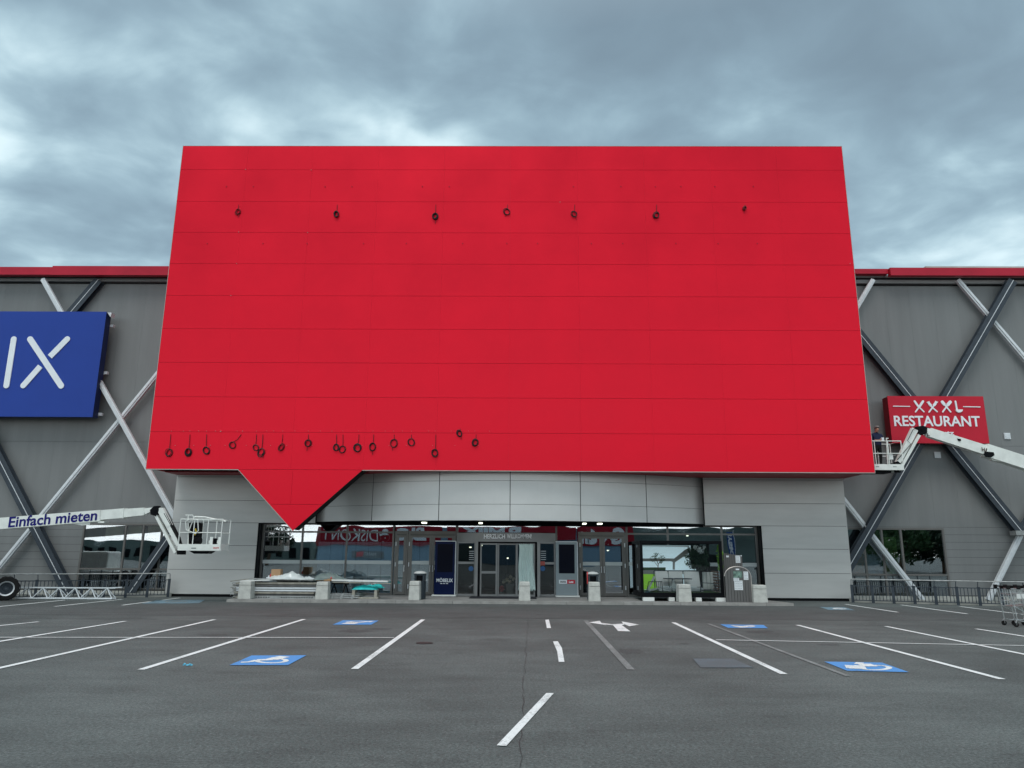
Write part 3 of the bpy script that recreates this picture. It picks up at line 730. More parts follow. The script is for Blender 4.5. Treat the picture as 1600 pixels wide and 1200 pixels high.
M['bright_letter'] = mat('bright_letter', (0.9, 0.9, 0.9), 0.4, var=0); g.build('lettering', 'bright_letter', hd); g = MB()
a, b = P(792, 841.4, Yt), P(830.5, 841.4, Yt); g.text('WILLKOMMEN!', a, b - a, h, (0, -.015, 0), bold=.02)
g.build('lettering', 'bright_letter', hd)
def fr(x0, x1, Y, z0, z1, b_=.06, mid=None, gm='glass_dark', name='glazed_panel', fm='frame_light'):
    g = MB(); g.box(x0, x0 + b_, Y, Y + .06, z0, z1); g.box(x1 - b_, x1, Y, Y + .06, z0, z1); g.box(x0 + b_, x1 - b_, Y, Y + .06, z1 - b_, z1); g.box(x0 + b_, x1 - b_, Y, Y + .06, z0, z0 + .08)
    if mid: g.box(x0 + b_, x1 - b_, Y - .004, Y + .05, mid - .045, mid + .045)
    f = g.build(name, fm, Pt); g = MB(); g.box(x0 + b_, x1 - b_, Y + .03, Y + .037, z0 + .08, z1 - b_); g.build('pane', gm, f); return f
Yp = YG - .72
zc = zat(800, 880, Yp)
fr(P(713.5, 880, YG - .4).x, P(743, 880, YG - .4).x, YG - .4, PZ, pz0, mid=zc)
fr(P(842, 880, YG - .4).x, P(868, 880, YG - .4).x, YG - .4, PZ, pz0, mid=zc)
for a, b in ((742.5, 746.5), (839.5, 843.5)):
    g = MB(); g.box(P(a, 880, Yp).x, P(b, 880, Yp).x, Yp, YG, PZ, pz0); g.build('post', 'frame_light', Pt)
g = MB(); xa_, xb_ = P(746.6, 880, Yp).x, P(839.4, 880, Yp).x
g.box(xa_, xa_ + .07, Yp + .05, Yp + .3, PZ, pz0); g.box(xb_ - .07, xb_, Yp + .05, Yp + .3, PZ, pz0); g.box(xa_ + .07, xb_ - .07, Yp + .05, Yp + .3, pz0 - .05, pz0 - .001); g.build('door_recess', 'black', Pt)
Yd = Yp + .12; zd = pz0 - .055
fr(xa_ + .08, P(777, 880, Yd).x, Yd, PZ, zd, mid=zat(800, 894.5, Yd), name='sliding_door')
fr(P(777.3, 880, Yd).x, P(808, 880, Yd).x, Yd + .07, PZ, zd, name='sliding_door')
fr(P(806.5, 880, Yd).x, xb_ - .08, Yd, PZ, zd, name='sliding_door')
g = MB(); g.box(xa_ - .25, xb_ - .05, Yp - 1.15, Yp + .02, PZ, PZ + .012); tag(g.build('door_mat', 'mat_floor'), 'dark mat lying in front of the sliding entrance doors', 'mat')
M['red_sticker'] = mat('red_sticker', (.5, .12, .1)); M['blue_sticker'] = mat('blue_sticker', (.05, .15, .35))
for pa_, pb_, dz_ in ((733, 740.5, 735), (845, 853, 850)):
    g = MB()
    for k in range(5): g.box(P(pa_, 861, YG - .45).x, P(pb_, 861, YG - .45).x, YG - .412, YG - .404, zat(dz_, 874.5 - 3.2 * k, YG), zat(dz_, 873.7 - 3.2 * k, YG))
    g.build('opening_hours', 'paper', Pt)
g = MB(); g.box(P(844.5, 880, YG - .45).x, P(851.5, 880, YG - .45).x, YG - .412, YG - .404, zat(850, 883, YG), zat(850, 877, YG)); g.build('red_sticker', 'red_sticker', Pt)
for cx0 in (736, 848):
    g = MB(); c = P(cx0, 888.5, YG - .41); g.prism([(.1 * math.cos(t_ * .7), .1 * math.sin(t_ * .7)) for t_ in range(9)], c, (1, 0, 0), (0, 0, 1), (0, -.008, 0)); g.build('blue_sticker', 'blue_sticker', Pt)

# curtain inside the right door leaf
x0, x1 = P(811, 880, Yd - .1).x, P(833, 880, Yd - .1).x; z1_, z0_ = zat(822, 850, Yd - .1), zat(822, 923, Yd - .1)
g = MB(); nx, nz = 70, 24; vs = []; fs = []
for j in range(nz + 1):
    v = j / nz
    for i in range(nx + 1):
        u = i / nx; pinch = 0.04 * math.sin(v * 3.1) 
        xx = x0 + (x1 - x0) * u + (u - .2) * .16 * (1 - v) ** 2 + .012 * math.sin(v * 9 + u * 6)
        yy = Yd - .06 - .028 * math.sin(u * 42 + 1.3 * math.sin(v * 2.3)) * (.4 + .6 * (1 - v)) - .012 * math.sin(u * 17)
        vs.append((xx, yy, z0_ + (z1_ - z0_) * v + .02 * math.sin(u * 23) * (1 - v) + .012 * math.sin(u * 40) * v))
for j in range(nz):
    for i in range(nx): a = j * (nx + 1) + i; fs.append((a, a + 1, a + nx + 2, a + nx + 1))
g._add(vs, fs); o = g.build('curtain', 'curtain', smooth=True)
o.modifiers.new('thick', 'SOLIDIFY').thickness = .004
tag(o, 'pale green curtain hanging in front of the sliding entrance door', 'curtain')

# planters with flowers behind the middle door
def blob(g, c, r, n=60, size=.05):
    for _ in range(n):
        d = Vector((random.gauss(0, 1), random.gauss(0, 1), random.gauss(0, 1))).normalized() * r * random.uniform(.5, 1)
        p = Vector(c) + d; q = Vector((random.gauss(0, 1), random.gauss(0, 1), random.gauss(0, 1))).normalized(); e_ = q.orthogonal().normalized(); f_ = q.cross(e_)
        s_ = size * random.uniform(.6, 1.3)
        g._add([p - e_ * s_, p - f_ * s_ * .5, p + e_ * s_, p + f_ * s_ * .5], [(0, 1, 2, 3)])
Yq = YG + .15; c = P(797, 924, Yq)
T = thing('flower_planter', 'grey square planter of cream flowers behind the middle sliding door', 'planter', (c.x, Yq, PZ))
g = MB(); zq0, zq1 = PZ, zat(797, 912, Yq); g.hexa([(c.x - .12, Yq - .14, zq0), (c.x + .12, Yq - .14, zq0), (c.x + .17, Yq - .17, zq1), (c.x - .17, Yq - .17, zq1)], [(c.x - .12, Yq + .14, zq0), (c.x + .12, Yq + .14, zq0), (c.x + .17, Yq + .17, zq1), (c.x - .17, Yq + .17, zq1)]); g.build('pot', 'pot', T)
g = MB(); blob(g, (c.x, Yq, zq1 + .12), .24, 160, .05); g.build('foliage', 'leaf_dark', T)
for px, py in ((787, 909), (792, 905.5), (803, 905), (798, 901.5), (796, 909)):
    g = MB(); q = P(px, py, Yq - .2); blob(g, q, .07, 60, .04); g.build('flower', 'petal', T)
c = P(784, 919, Yq - .1); T = thing('flower_pot', 'small pot of red flowers beside the grey planter', 'flower pot', (c.x, Yq - .1, PZ))
g = MB(); g.lathe([(.07, 0), (.10, .14)], (c.x, Yq - .1, PZ), 14); g.build('pot', 'pot', T)
g = MB(); blob(g, (c.x, Yq - .1, PZ + .24), .13, 120, .04); g.build('flower', 'petal_red', T)

# --- interior
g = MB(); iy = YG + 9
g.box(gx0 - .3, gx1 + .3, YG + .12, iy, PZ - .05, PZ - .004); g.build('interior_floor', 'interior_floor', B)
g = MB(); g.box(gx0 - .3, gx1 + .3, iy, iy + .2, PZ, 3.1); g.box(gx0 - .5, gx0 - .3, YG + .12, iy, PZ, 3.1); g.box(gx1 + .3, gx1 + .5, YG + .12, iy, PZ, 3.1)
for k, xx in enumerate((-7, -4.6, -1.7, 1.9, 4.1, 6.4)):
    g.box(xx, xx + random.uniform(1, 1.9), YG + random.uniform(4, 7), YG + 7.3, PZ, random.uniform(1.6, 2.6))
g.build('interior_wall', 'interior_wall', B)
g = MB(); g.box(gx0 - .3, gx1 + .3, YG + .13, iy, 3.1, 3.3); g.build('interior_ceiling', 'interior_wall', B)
g = MB(); c = P(491, 880, YG + 1.2); g.tube([(c.x, c.y, PZ), (c.x, c.y, 3.1)], .19, 24); g.build('column', 'column', B, smooth=True)
g = MB(); a, b = P(497, 846.5, YG + .8), P(676, 846.5, YG + .8)
for k in range(9): w = (b.x - a.x) / 9; g.box(a.x + w * k + .01, a.x + w * (k + 1) - .01, YG + .8, YG + .84, PZ, a.z)
g.build('partition', mat('pale_blue_partition', (0.55, 0.70, 0.82), 0.7, var=.1, streak=(6, 1, .2), scale=2), B)
for px, py in ((775, 864), (789, 870), (793, 873), (735, 856), (753, 853), (1074, 838), (950, 861), (1150, 853), (1120, 849)):
    c = P(px, py, YG + 5); g = MB(); g.lathe([(.04, 0), (.06, .03), (.05, .05)], c, 10); o = g.build('interior_lamp', 'lamp', B)

# ================================================================== RED BOX
rx0, rx1 = P(228, 733, YR).x, P(1367, 738, YR).x
rz0, rz1 = (zat(228, 733, YR) + zat(1367, 738, YR)) / 2, (zat(284, 229, YR) + zat(1317, 228, YR)) / 2
RB = thing('facade_box', 'huge plain red panelled box overhanging the entrance, with a downward point', 'facade sign box', ((rx0 + rx1) / 2, YR, rz0))
rows = [rz0] + [zat(800, y, YR) for y in (677, 622, 568, 515, 463, 413, 364, 315.5, 265.5)] + [rz1]
cols = [rx0 + (rx1 - rx0) * i / 10 for i in range(11)]
g = MB(); gp = .009
for j in range(10):
    for i in range(10):
        dy = random.uniform(-.0015, .0015)
        g.box(cols[i] + .0012, cols[i + 1] - .0012, YR + dy, YR + .04, rows[j] + gp * .55, rows[j + 1] - gp * .55)
# point
p0, p1, tip = P(372, 735.5, YR), P(566, 735.5, YR), P(457.5, 829, YR)
zt = tip.z; zm = zat(457, 788, YR)
def edge(z):
    u = (rz0 - z) / (rz0 - zt); return p0.x + (tip.x - p0.x) * u, p1.x + (tip.x - p1.x) * u
xm = P(456, 760, YR).x
for za, zb in ((rz0 - .005, zm + .005), (zm - .005, None)):
    a = edge(za); 
    if zb is not None:
        b = edge(zb)
        for q in ([(a[0], za), (xm - .003, za), (xm - .003, zb), (b[0], zb)], [(xm + .003, za), (a[1], za), (b[1], zb), (xm + .003, zb)]):
            g.prism([(x, z) for x, z in q], (0, YR, 0), (1, 0, 0), (0, 0, 1), (0, .04, 0))
    else:
        g.prism([(a[0], za), (a[1], za), (tip.x, zt)], (0, YR, 0), (1, 0, 0), (0, 0, 1), (0, .04, 0))
g.build('cladding', 'red', RB)
g = MB(); g.box(rx0 + .012, rx1 - .012, YR + .042, YR + .16, rz0 + .02, rz1 - .01)
g.build('backing', M['dark_red'], RB)
g = MB(); TD = .75
pb = [(p0.x + .03, rz0 - .01), (p1.x - .03, rz0 - .01), (tip.x, zt + .03)]
g.prism(pb, (0, YR + .042, 0), (1, 0, 0), (0, 0, 1), (0, TD, 0)); g.build('point_side', 'black', RB)
g = MB()
for (a, b) in ((Vector((p0.x, YR + .02, rz0)), Vector((tip.x, YR + .02, zt))),): g.beam(a + Vector((-.012, 0, -.005)), b + Vector((0, 0, -.012)), .05, .018, up=(1, 0, 1))
g.box(rx0, p0.x, YR - .004, YR + .05, rz0 - .025, rz0 - .001); g.box(p1.x, rx1, YR - .004, YR + .05, rz0 - .025, rz0 - .001)
g.box(rx0 - .016, rx0 - .002, YR - .004, YR + .05, rz0 - .025, rz1 + .03); g.box(rx1 + .002, rx1 + .016, YR - .004, YR + .05, rz0 - .025, rz1 + .03); g.box(rx0 - .002, rx1 + .002, YR - .004, YR + .05, rz1 + .002, rz1 + .014)
g.build('edge_trim', 'trim', RB)
g = MB(); g.box(rx0 + .01, rx0 + .06, YR + .17, YW + 4, rz0 + .04, rz1 - .02); g.box(rx1 - .06, rx1 - .01, YR + .17, YW + 4, rz0 + .04, rz1 - .02)
g.box(rx0 + .06, rx1 - .06, YW + 3.9, YW + 4, rz0 + 6, rz1 - .02); g.build('side_cladding', 'red', RB)
g = MB(); g.box(rx0 + .07, rx1 - .07, YR + .17, YW + 3.8, rz1 - .1, rz1 - .05); g.build('top_cover', 'fascia_red', RB)
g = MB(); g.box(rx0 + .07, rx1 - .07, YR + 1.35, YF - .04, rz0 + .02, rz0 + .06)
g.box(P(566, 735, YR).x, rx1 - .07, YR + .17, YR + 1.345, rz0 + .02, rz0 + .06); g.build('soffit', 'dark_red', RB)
g = MB()
for k in range(4): xx = rx0 + .1 + k * 1.15; g.beam((xx, YR + .2, rz0 + .2), (xx + 1.0, YR + 1.3, rz0 + .2), .06, .1)
g.box(rx0 + .06, P(566, 735, YR).x, YR + .17, YR + 1.34, rz0 + .5, rz0 + .54); g.build('soffit_beam', 'black', RB)
def studs(lst, mt_, r, name):
    g = MB()
    for px, py in lst:
        c = P(px, py, YR); g.tube([(c.x, YR - .03, c.z), (c.x, YR - .002, c.z)], r, 6)
    g.build(name, mt_, RB)
studs([(x, 291.5) for x in (354, 396, 508, 550, 660, 702, 896, 970, 1024, 1064, 1117, 1177)] + [(x, 380.5) for x in (324, 411, 480, 568, 635, 723, 792, 840, 924, 973, 1056, 1122, 1183)], 'fascia_red', .022, 'upper_studs')
lx = [268, 287, 297, 311, 323, 337, 346, 371, 379, 401, 417, 428, 442, 461, 482, 501, 519, 536, 560, 583, 602, 615, 629, 643, 670, 680, 705, 732, 742, 765]
studs([(x, 673.6) for x in lx] + [(x + 6, 696) for x in lx[::2]], 'trim', .008, 'lower_studs')
studs([(384, 265), (486.5, 266), (875, 316), (373, 363), (481, 363.5), (370, 412), (361, 462), (1328, 412), (345, 674)], 'trim', .013, 'panel_bolts')

# cable loops
def cable_loop(c, top, r, mt_, label):
    T = thing('cable_loop', label, 'cable', (c.x, YR - .03, c.z), 'cable loops hanging on the red wall')
    g = MB()
    sq = random.uniform(.72, .95); lean = random.uniform(-.35, .35); th = random.uniform(.010, .019)
    for k in range(random.choice((2, 3, 4))):
        rr = r * random.uniform(.78, 1.12); dx, dz_ = random.uniform(-.02, .02), random.uniform(-.03, .03); tl = lean + random.uniform(-.2, .2)
        pts = []
        for i in range(20):
            t_ = 2 * math.pi * i / 20
            pts.append((c.x + dx + rr * sq * math.cos(t_) + .5 * tl * rr * math.sin(t_), YR - .02 - .02 * k, c.z + dz_ + rr * math.sin(t_)))
        g.tube(pts, th, 6, closed=True)
    if random.random() < .45:
        q_ = c + Vector((random.uniform(-.08, .08), -.03, -r * .8)); g.tube([q_, q_ + Vector((random.uniform(-.05, .05), 0, -random.uniform(.08, .22)))], .007, 5)
    g.build('coil', mt_, T)
    g = MB(); g.tube([(c.x, YR - .035, c.z + r * .9), ((c.x + top.x) / 2 + .01, YR - .03, (c.z + top.z) / 2), (top.x, YR - .012, top.z)], .010, 6); g.build('lead', mt_, T)
    return T
up_ = [(372, 331.5), (526, 335), (680, 339), (792, 332), (897, 335), (1025, 337), (1163, 326)]
for i, (px, py) in enumerate(up_):
    cable_loop(P(px, py, YR), P(px + 1, 320, YR), .125 if i < 6 else .08, 'red_cable' if i in (0, 6) else 'cable', '%s cable loop from the left in the upper row on the red wall' % ORD[i])
lo_ = [(264.5, 707.5, 267), (295, 706, 297), (322, 705, 323), (364, 696, 377), (399.5, 699, 401), (409, 706.5, 411), (440, 699, 442), (481.5, 693.5, 482), (525.5, 700, 526), (535.5, 703.5, 536),
       (559, 699.5, 561), (582.5, 699, 584), (616, 693, 616), (643, 691, 643), (680, 708.5, 681), (718, 677.5, 719), (743, 691, 744)]
for i, (px, py, tx) in enumerate(lo_):
    cable_loop(P(px, py, YR), P(tx, min(679, py - 8), YR), .135 if py != 677.5 else .12, 'red_cable' if i == 6 else 'cable', '%s cable loop from the left in the lower row on the red wall' % ORD[i])

# ================================================================== SIGNS
YS = 30.2
a, b = P(166, 487, YS), P(145, 651.5, YS); x1 = (a.x + b.x) / 2; z1_, z0_ = a.z, b.z; x0 = x1 - 17.2
T = thing('store_sign', 'big blue sign box with white letters on the left wing wall', 'sign', ((x0 + x1) / 2, YS, z0_))
g = MB(); g.box(x0 + .02, x1 - .02, YS + .03, YS + .42, z0_ + .02, z1_ - .02); g.build('casing', 'blue_side', T)
g = MB(); g.box(x0, x1, YS, YS + .028, z0_, z1_); g.build('face', 'blue_sign', T)
g = MB()
for (zz_) in (z1_ - .5, z1_ - 2.6, z0_ + .2):
    g.box(x1 - .3, x1 + .12, YS + .43, YS + .56, zz_ - .06, zz_ + .06)
g.build('bracket', 'galv', T)
g = MB(); c = P(172, 494, YS + .3); g.hexa([(c.x - .02, YS + .1, c.z + .1), (c.x + .16, YS + .1, c.z + .1), (c.x + .14, YS + .1, c.z - .1), (c.x + .05, YS + .1, c.z)], [(c.x - .02, YS + .4, c.z + .1), (c.x + .16, YS + .4, c.z + .1), (c.x + .14, YS + .4, c.z - .1), (c.x + .05, YS + .4, c.z)]); g.build('floodlight', 'galv', T)
def stroke_px(g, p, q, w, Y, k, f0=False, f1=False): g.capsule(P(*p, Y), P(*q, Y), w, (0, -.03 - .001 * k, 0), (0, 1, 0), 8, f0, f1)
g = MB(); LW = .245; Yl = YS - .002
stroke_px(g, (22, 530), (10.5, 602.5), LW, Yl, 0)                                 # I
stroke_px(g, (47.5, 530), (96, 603), LW, Yl, 1)                                   # X
stroke_px(g, (105.5, 530), (78.5, 557.5), LW, Yl, 2, False, True); stroke_px(g, (63.5, 572.5), (37, 602.5), LW, Yl, 3, True, False)
zt_, zb_ = P(22, 530, Yl).z, P(10.5, 602.5, Yl).z
xI = P(16, 566, Yl).x; hgt = zt_ - zb_
def S2(g, pts, k, close=False):
    for i, (a, b) in enumerate(zip(pts, pts[1:])): g.capsule((xI + a[0], Yl, zb_ + a[1] * hgt), (xI + b[0], Yl, zb_ + b[1] * hgt), LW, (0, -.05 - .001 * (k + i % 3), 0))
S2(g, [(-1.75, 1), (-1.75, 0), (-.55, 0)], 4)                                        # L
S2(g, [(-3.0, 1), (-4.2, 1), (-4.2, 0), (-3.0, 0)], 5); S2(g, [(-4.2, .5), (-3.2, .5)], 8)  # E
S2(g, [(-6.7, 0), (-6.7, 1), (-5.8, 1), (-5.45, .82), (-5.5, .6), (-5.8, .52), (-5.3, .4), (-5.15, .2), (-5.5, 0), (-6.7, 0)], 5)
S2(g, [(-8.7 + .95 * math.cos(t_ * .5236), .5 + .5 * math.sin(t_ * .5236)) for t_ in range(13)], 5)
S2(g, [(-9.0, 1.22), (-8.99, 1.22)], 5); S2(g, [(-8.4, 1.22), (-8.39, 1.22)], 5)
S2(g, [(-12.6, 0), (-12.3, 1), (-11.5, .25), (-10.7, 1), (-10.4, 0)], 5)
g.build('lettering', 'letter', T)

a, b = P(1388, 620, YS), P(1537, 618, YS); c = P(1545, 693, YS); x0 = (a.x + P(1393, 693, YS).x) / 2; x1 = (b.x + c.x) / 2; z1_ = (a.z + b.z) / 2; z0_ = c.z
T = thing('restaurant_sign', 'red restaurant sign box with cutlery symbols on the right wing wall', 'sign', ((x0 + x1) / 2, YS, z0_))
g = MB(); g.box(x0 + .02, x1 - .02, YS + .03, YS + .5, z0_ + .02, z1_ - .02); g.build('casing', mat('red_sign_side', (.16, .004, .012), .5), T)
g = MB(); g.box(x0, x1, YS, YS + .028, z0_, z1_); g.build('face', 'red_sign', T)
# symbols, laid out in the crop of the photo (origin 1320,580, scale 5.714)
def q(x, y): return P(1320 + x / 5.714, 580 + y / 5.714, Yl)
kk = [0]
def st(a, b, w, f0=False, f1=False): kk[0] += 1; g.capsule(q(*a), q(*b), w, (0, -.02 - .0008 * kk[0], 0), (0, 1, 0), 8, f0, f1)
g = MB()
st((430, 313), (578, 315), .035); st((1058, 317), (1206, 320), .035)
st((622, 270), (652, 312), .085); st((650, 310), (704, 362), .055)                 # crossed knives
st((696, 270), (664, 318), .09); st((660, 322), (630, 364), .055)
for dx in (-9, 0, 9):                                                              # crossed forks
    st((740 + dx, 274 - dx * .4), (757 + dx * .5, 297), .028); st((818 + dx, 272 + dx * .4), (797 + dx * .5, 297), .028)
st((750, 300), (822, 362), .055); st((797, 302), (750, 366), .055); st((752, 292), (764, 304), .10); st((806, 290), (794, 304), .10)
st((868, 276), (884, 296), .125); st((884, 296), (942, 364), .055)                 # crossed spoons
st((938, 276), (918, 300), .125); st((916, 302), (872, 364), .055)
st((984, 270), (998, 346), .065); poly = [q(984, 344), q(1048, 344)] + [q(1016 + 32 * math.cos(t_), 344 + 27 * math.sin(t_)) for t_ in (.3, .7, 1.1, 1.57, 2.0, 2.4, 2.8)]
o_ = poly; g._add([p for p in o_] + [p + Vector((0, -.06, 0)) for p in o_], [tuple(range(9)), tuple(reversed(range(9, 18)))] + [(i, (i + 1) % 9, 9 + (i + 1) % 9, 9 + i) for i in range(9)])
a, b, c = q(443, 492), q(1212, 494), q(443, 398); g.text('RESTAURANT', (a.x, Yl, (a.z + b.z) / 2), (b.x - a.x, 0, 0), (0, 0, c.z - a.z), (0, -.02, 0), bold=.018)
a, b, c = q(650, 570), q(975, 572), q(650, 530); g.text('XXXLutz', (a.x, Yl, a.z), (b.x - a.x, 0, 0), (0, 0, c.z - a.z), (0, -.03, 0), bold=.02)
a, b = q(980, 608), q(1055, 600); st((985, 606), (1050, 600), .03)
g.build('lettering', 'letter', T)

# ================================================================== FENCES
def fence(A, Bv, label, ztop_, n):
    T = thing('railing', label, 'railing', ((A.x + Bv.x) / 2, (A.y + Bv.y) / 2, 0), 'railings in front of the wing walls')
    d = (Bv - A); Lh = d.length; d.normalize(); h = ztop_
    g = MB(); g.tube([A + Vector((0, 0, h)), Bv + Vector((0, 0, h))], .022, 8); g.build('handrail', 'steel', T)
    for i in range(n + 1):
        p = A + d * Lh * i / n
        g = MB(); g.beam(p, p + Vector((0, 0, h - .2)), .03, .10, up=d); g.beam(p + Vector((0, .05, h - .25)), p + Vector((0, 0, h - .01)), .04, .02, up=d); g.build('post', 'slate', T)
        if i < n:
            q_ = A + d * Lh * (i + 1) / n; g = MB(); m_ = int((q_ - p).length / .115)
            g.beam(p + Vector((0, 0, .09)), q_ + Vector((0, 0, .09)), .03, .03); g.beam(p + Vector((0, 0, h - .24)), q_ + Vector((0, 0, h - .24)), .03, .03)
            for k in range(1, m_): r_ = p.lerp(q_, k / m_); g.beam(r_ + Vector((0, 0, .09)), r_ + Vector((0, 0, h - .24)), .022, .022, up=d)
            g.build('baluster_panel', 'slate', T)
A, Bv = G(1333, 941.5), G(1640, 949.5); h = P(1333, 905, A.y).z
fence(A, Bv, 'dark grey railing with pale handrail in front of the right wing wall', h, 9)
A, Bv = G(-60, 938), G(262, 933); h = P(262, 896, Bv.y).z
fence(A, Bv, 'dark grey railing with pale handrail in front of the left wing wall', h, 9)
# strip of white concrete edging behind the railings
g = MB()
for A, Bv in ((G(1333, 941.5), G(1640, 949.5)), (G(-60, 938), G(262, 933))):
    g.beam(A + Vector((0, .3, .05)), Bv + Vector((0, .3, .05)), .12, .2)
g.build('edging', 'plinth'); tag(bpy.data.objects['edging'], 'low pale concrete edging behind the railings', kind='structure')

# truss lying on the asphalt
A, Bv = G(24, 936.5), G(188, 936); A.y = Bv.y = 27.75
h = P(100, 917, 27.75).z - .04
T = thing('lattice_truss', 'long pale aluminium lattice truss lying on edge before the left railing', 'truss', ((A.x + Bv.x) / 2, A.y, 0))
g = MB()
for dy, z in ((0, .04), (.28, .04), (.14, h)): g.tube([(A.x, A.y + dy, z), (Bv.x, A.y + dy, z)], .026, 8)
g.tube([(Bv.x - .25, A.y + .14, h), (Bv.x + .25, A.y + .14, h + .03)], .02, 8)
g.build('chord', 'galv', T)
g = MB(); n = 6; Lh = Bv.x - A.x
for i in range(n):
    x = A.x + Lh * i / n; s_ = Lh / n
    for dy in (0, .28):
        g.tube([(x, A.y + dy, .04), (x + s_ / 2, A.y + .14, h)], .020, 6); g.tube([(x + s_ / 2, A.y + .14, h), (x + s_, A.y + dy, .04)], .020, 6)
g.build('lacing', 'galv', T)

# ================================================================== BOOM LIFTS
def ladderbox(g, a, b, w, h, w2=None, h2=None): g.beam(a, b, w, h, (0, 0, 1), w2, h2)
Y0 = 26.8
T = thing('boom_lift', 'white boom lift with blue lettering on its boom and an empty basket', 'boom lift', (P(-60, 920, Y0).x, Y0, 0))
pa, pb = P(-95, 830, Y0), P(160, 806, Y0)
pa2 = P(0, 818.5, Y0); d = (pb - pa2).normalized(); pa = pa2 - d * 4.2
g = MB(); ladderbox(g, pa, pb, .34, .40); g.build('boom', 'white_lift', T)
pc_, pd = P(160, 805, Y0), P(196, 802, Y0); g = MB(); ladderbox(g, pc_ - d * .3, pd, .28, .34); ladderbox(g, pd - d * .05, P(227, 799.3, Y0), .24, .30, .20, .27)
ladderbox(g, P(227, 799.3, Y0), P(240, 795.5, Y0), .18, .22, .12, .12); g.box(pd.x - .02, pd.x + .0, Y0 - .145, Y0 + .145, pd.z - .19, pd.z + .18); g.build('extension', 'white_lift', T)
g = MB(); c = P(161, 815.5, Y0); g.box(c.x - .1, c.x + .12, Y0 - .15, Y0 + .15, c.z - .04, c.z + .02)
g.hexa([P(112, 818, Y0 - .12), P(142, 814.5, Y0 - .12), P(140, 820, Y0 - .12), P(128, 821, Y0 - .12)], [P(112, 818, Y0 + .1), P(142, 814.5, Y0 + .1), P(140, 820, Y0 + .1), P(128, 821, Y0 + .1)]); g.build('wear_pad', 'white_lift', T)
g = MB(); a, b, c = P(12.5, 824.5, Y0 - .175), P(151, 813.2, Y0 - .175), P(13.5, 807.5, Y0 - .175); c = a + Vector((0.0, 0, c.z - a.z))
g.text('Einfach mieten', a, (b - a), (c - a), (0, -.006, 0), bold=.02); g.build('lettering', 'navy_text', T)
k0 = P(244, 798, Y0)
g = MB(); g.prism([(-.18, .02), (-.05, .16), (.1, .17), (.14, 0), (.05, -.2), (-.14, -.14)], k0 + Vector((0, -.1, 0)), (1, 0, 0), (0, 0, 1), (0, .2, 0)); g.tube([k0 + Vector((0, -.13, 0)), k0 + Vector((0, .13, 0))], .05, 10)
g.build('knuckle', 'black', T)
g = MB(); k1 = P(283, 862, Y0); g.prism([(-.1, -.1), (.14, -.1), (.12, .22), (-.02, .28), (-.12, .1)], k1 + Vector((0, -.1, 0)), (1, 0, 0), (0, 0, 1), (0, .2, 0)); g.build('knuckle', 'black', T)
g = MB(); ladderbox(g, P(249, 795, Y0), P(280, 852, Y0), .16, .14); ladderbox(g, P(243, 803, Y0), P(275, 864, Y0), .14, .09); ladderbox(g, P(252, 796, Y0), P(266, 822, Y0), .18, .20, .18, .16); g.build('jib', 'white_lift', T)
g = MB(); g.tube([P(257, 802, Y0 - .05), P(266, 818, Y0 - .05), P(279, 842, Y0 - .05), P(282, 856, Y0 - .05)], .045, 8); g.tube([P(255, 801, Y0 + .1), P(268, 815, Y0 + .1), P(281, 840, Y0 + .1), P(284, 852, Y0)], .03, 8); g.build('hose', 'rubber', T)
def basket(T, x0, x1, yA, yB, zf, zr, mats=('white_lift',)):
    g = MB(); g.box(x0, x1, yA, yB, zf, zf + .03); g.box(x0, x1, yA - .02, yA, zf - .05, zf + .17); g.box(x0, x1, yB, yB + .02, zf - .05, zf + .17); g.box(x0 - .02, x0, yA, yB, zf - .05, zf + .17); g.box(x1, x1 + .02, yA, yB, zf - .05, zf + .17); g.build('platform', 'white_lift', T)
    g = MB(); r = .018
    for z in (zr, zf + (zr - zf) * .55):
        g.tube([(x0, yA, z), (x1, yA, z), (x1, yB, z), (x0, yB, z)], r, 8, closed=True)
    n = 3
    for i in range(n + 1):
        x = x0 + (x1 - x0) * i / n
        for y in (yA, yB): g.tube([(x, y, zf + .1), (x, y, zr)], r, 8)
    return g
bx0, bx1 = P(285, 856, Y0).x, P(350, 856, Y0).x; zf = zat(315, 858, Y0); zr = zat(315, 812, Y0)
g = basket(T, bx0, bx1, Y0 - .35, Y0 + .4, zf, zr)
w_ = [(290, 815), (291, 828), (306, 834), (310, 829), (309, 812), (297, 811)]
g.tube([P(*p, Y0 - .37) for p in w_], .018, 8, closed=True); g.tube([P(290, 805, Y0 - .3), P(301, 805, Y0 - .3), P(303, 809, Y0 - .3), P(294, 832, Y0 - .3)], .018, 8); g.tube([P(294, 805, Y0 - .3), P(294, 850, Y0 - .3)], .018, 8)
g.tube([P(304, 807.5, Y0 - .3), P(320, 808, Y0 - .3), P(353, 815, Y0 - .3)], .03, 8)
g.build('guard_rail', 'white_lift', T)
g = MB(); c = P(303, 830, Y0); g.box(c.x - .16, c.x + .22, Y0 - .1, Y0 + .2, zat(303, 842, Y0), zat(303, 817, Y0)); g.tube([P(296, 845, Y0 - .15), P(314, 845, Y0 - .15)], .12, 12); g.build('control_unit', 'black', T)
g = MB(); c = P(330, 844, Y0); g.tube([(c.x, Y0 + .25, zf + .03), (c.x, Y0 + .25, zf + .38)], .11, 12); g.build('canister', 'black', T)
g = MB(); g.tube([P(305, 826, Y0 - .12), P(307, 832, Y0 - .12), P(304, 836, Y0 - .12)], .03, 6); g.build('hose', 'yellow', T)
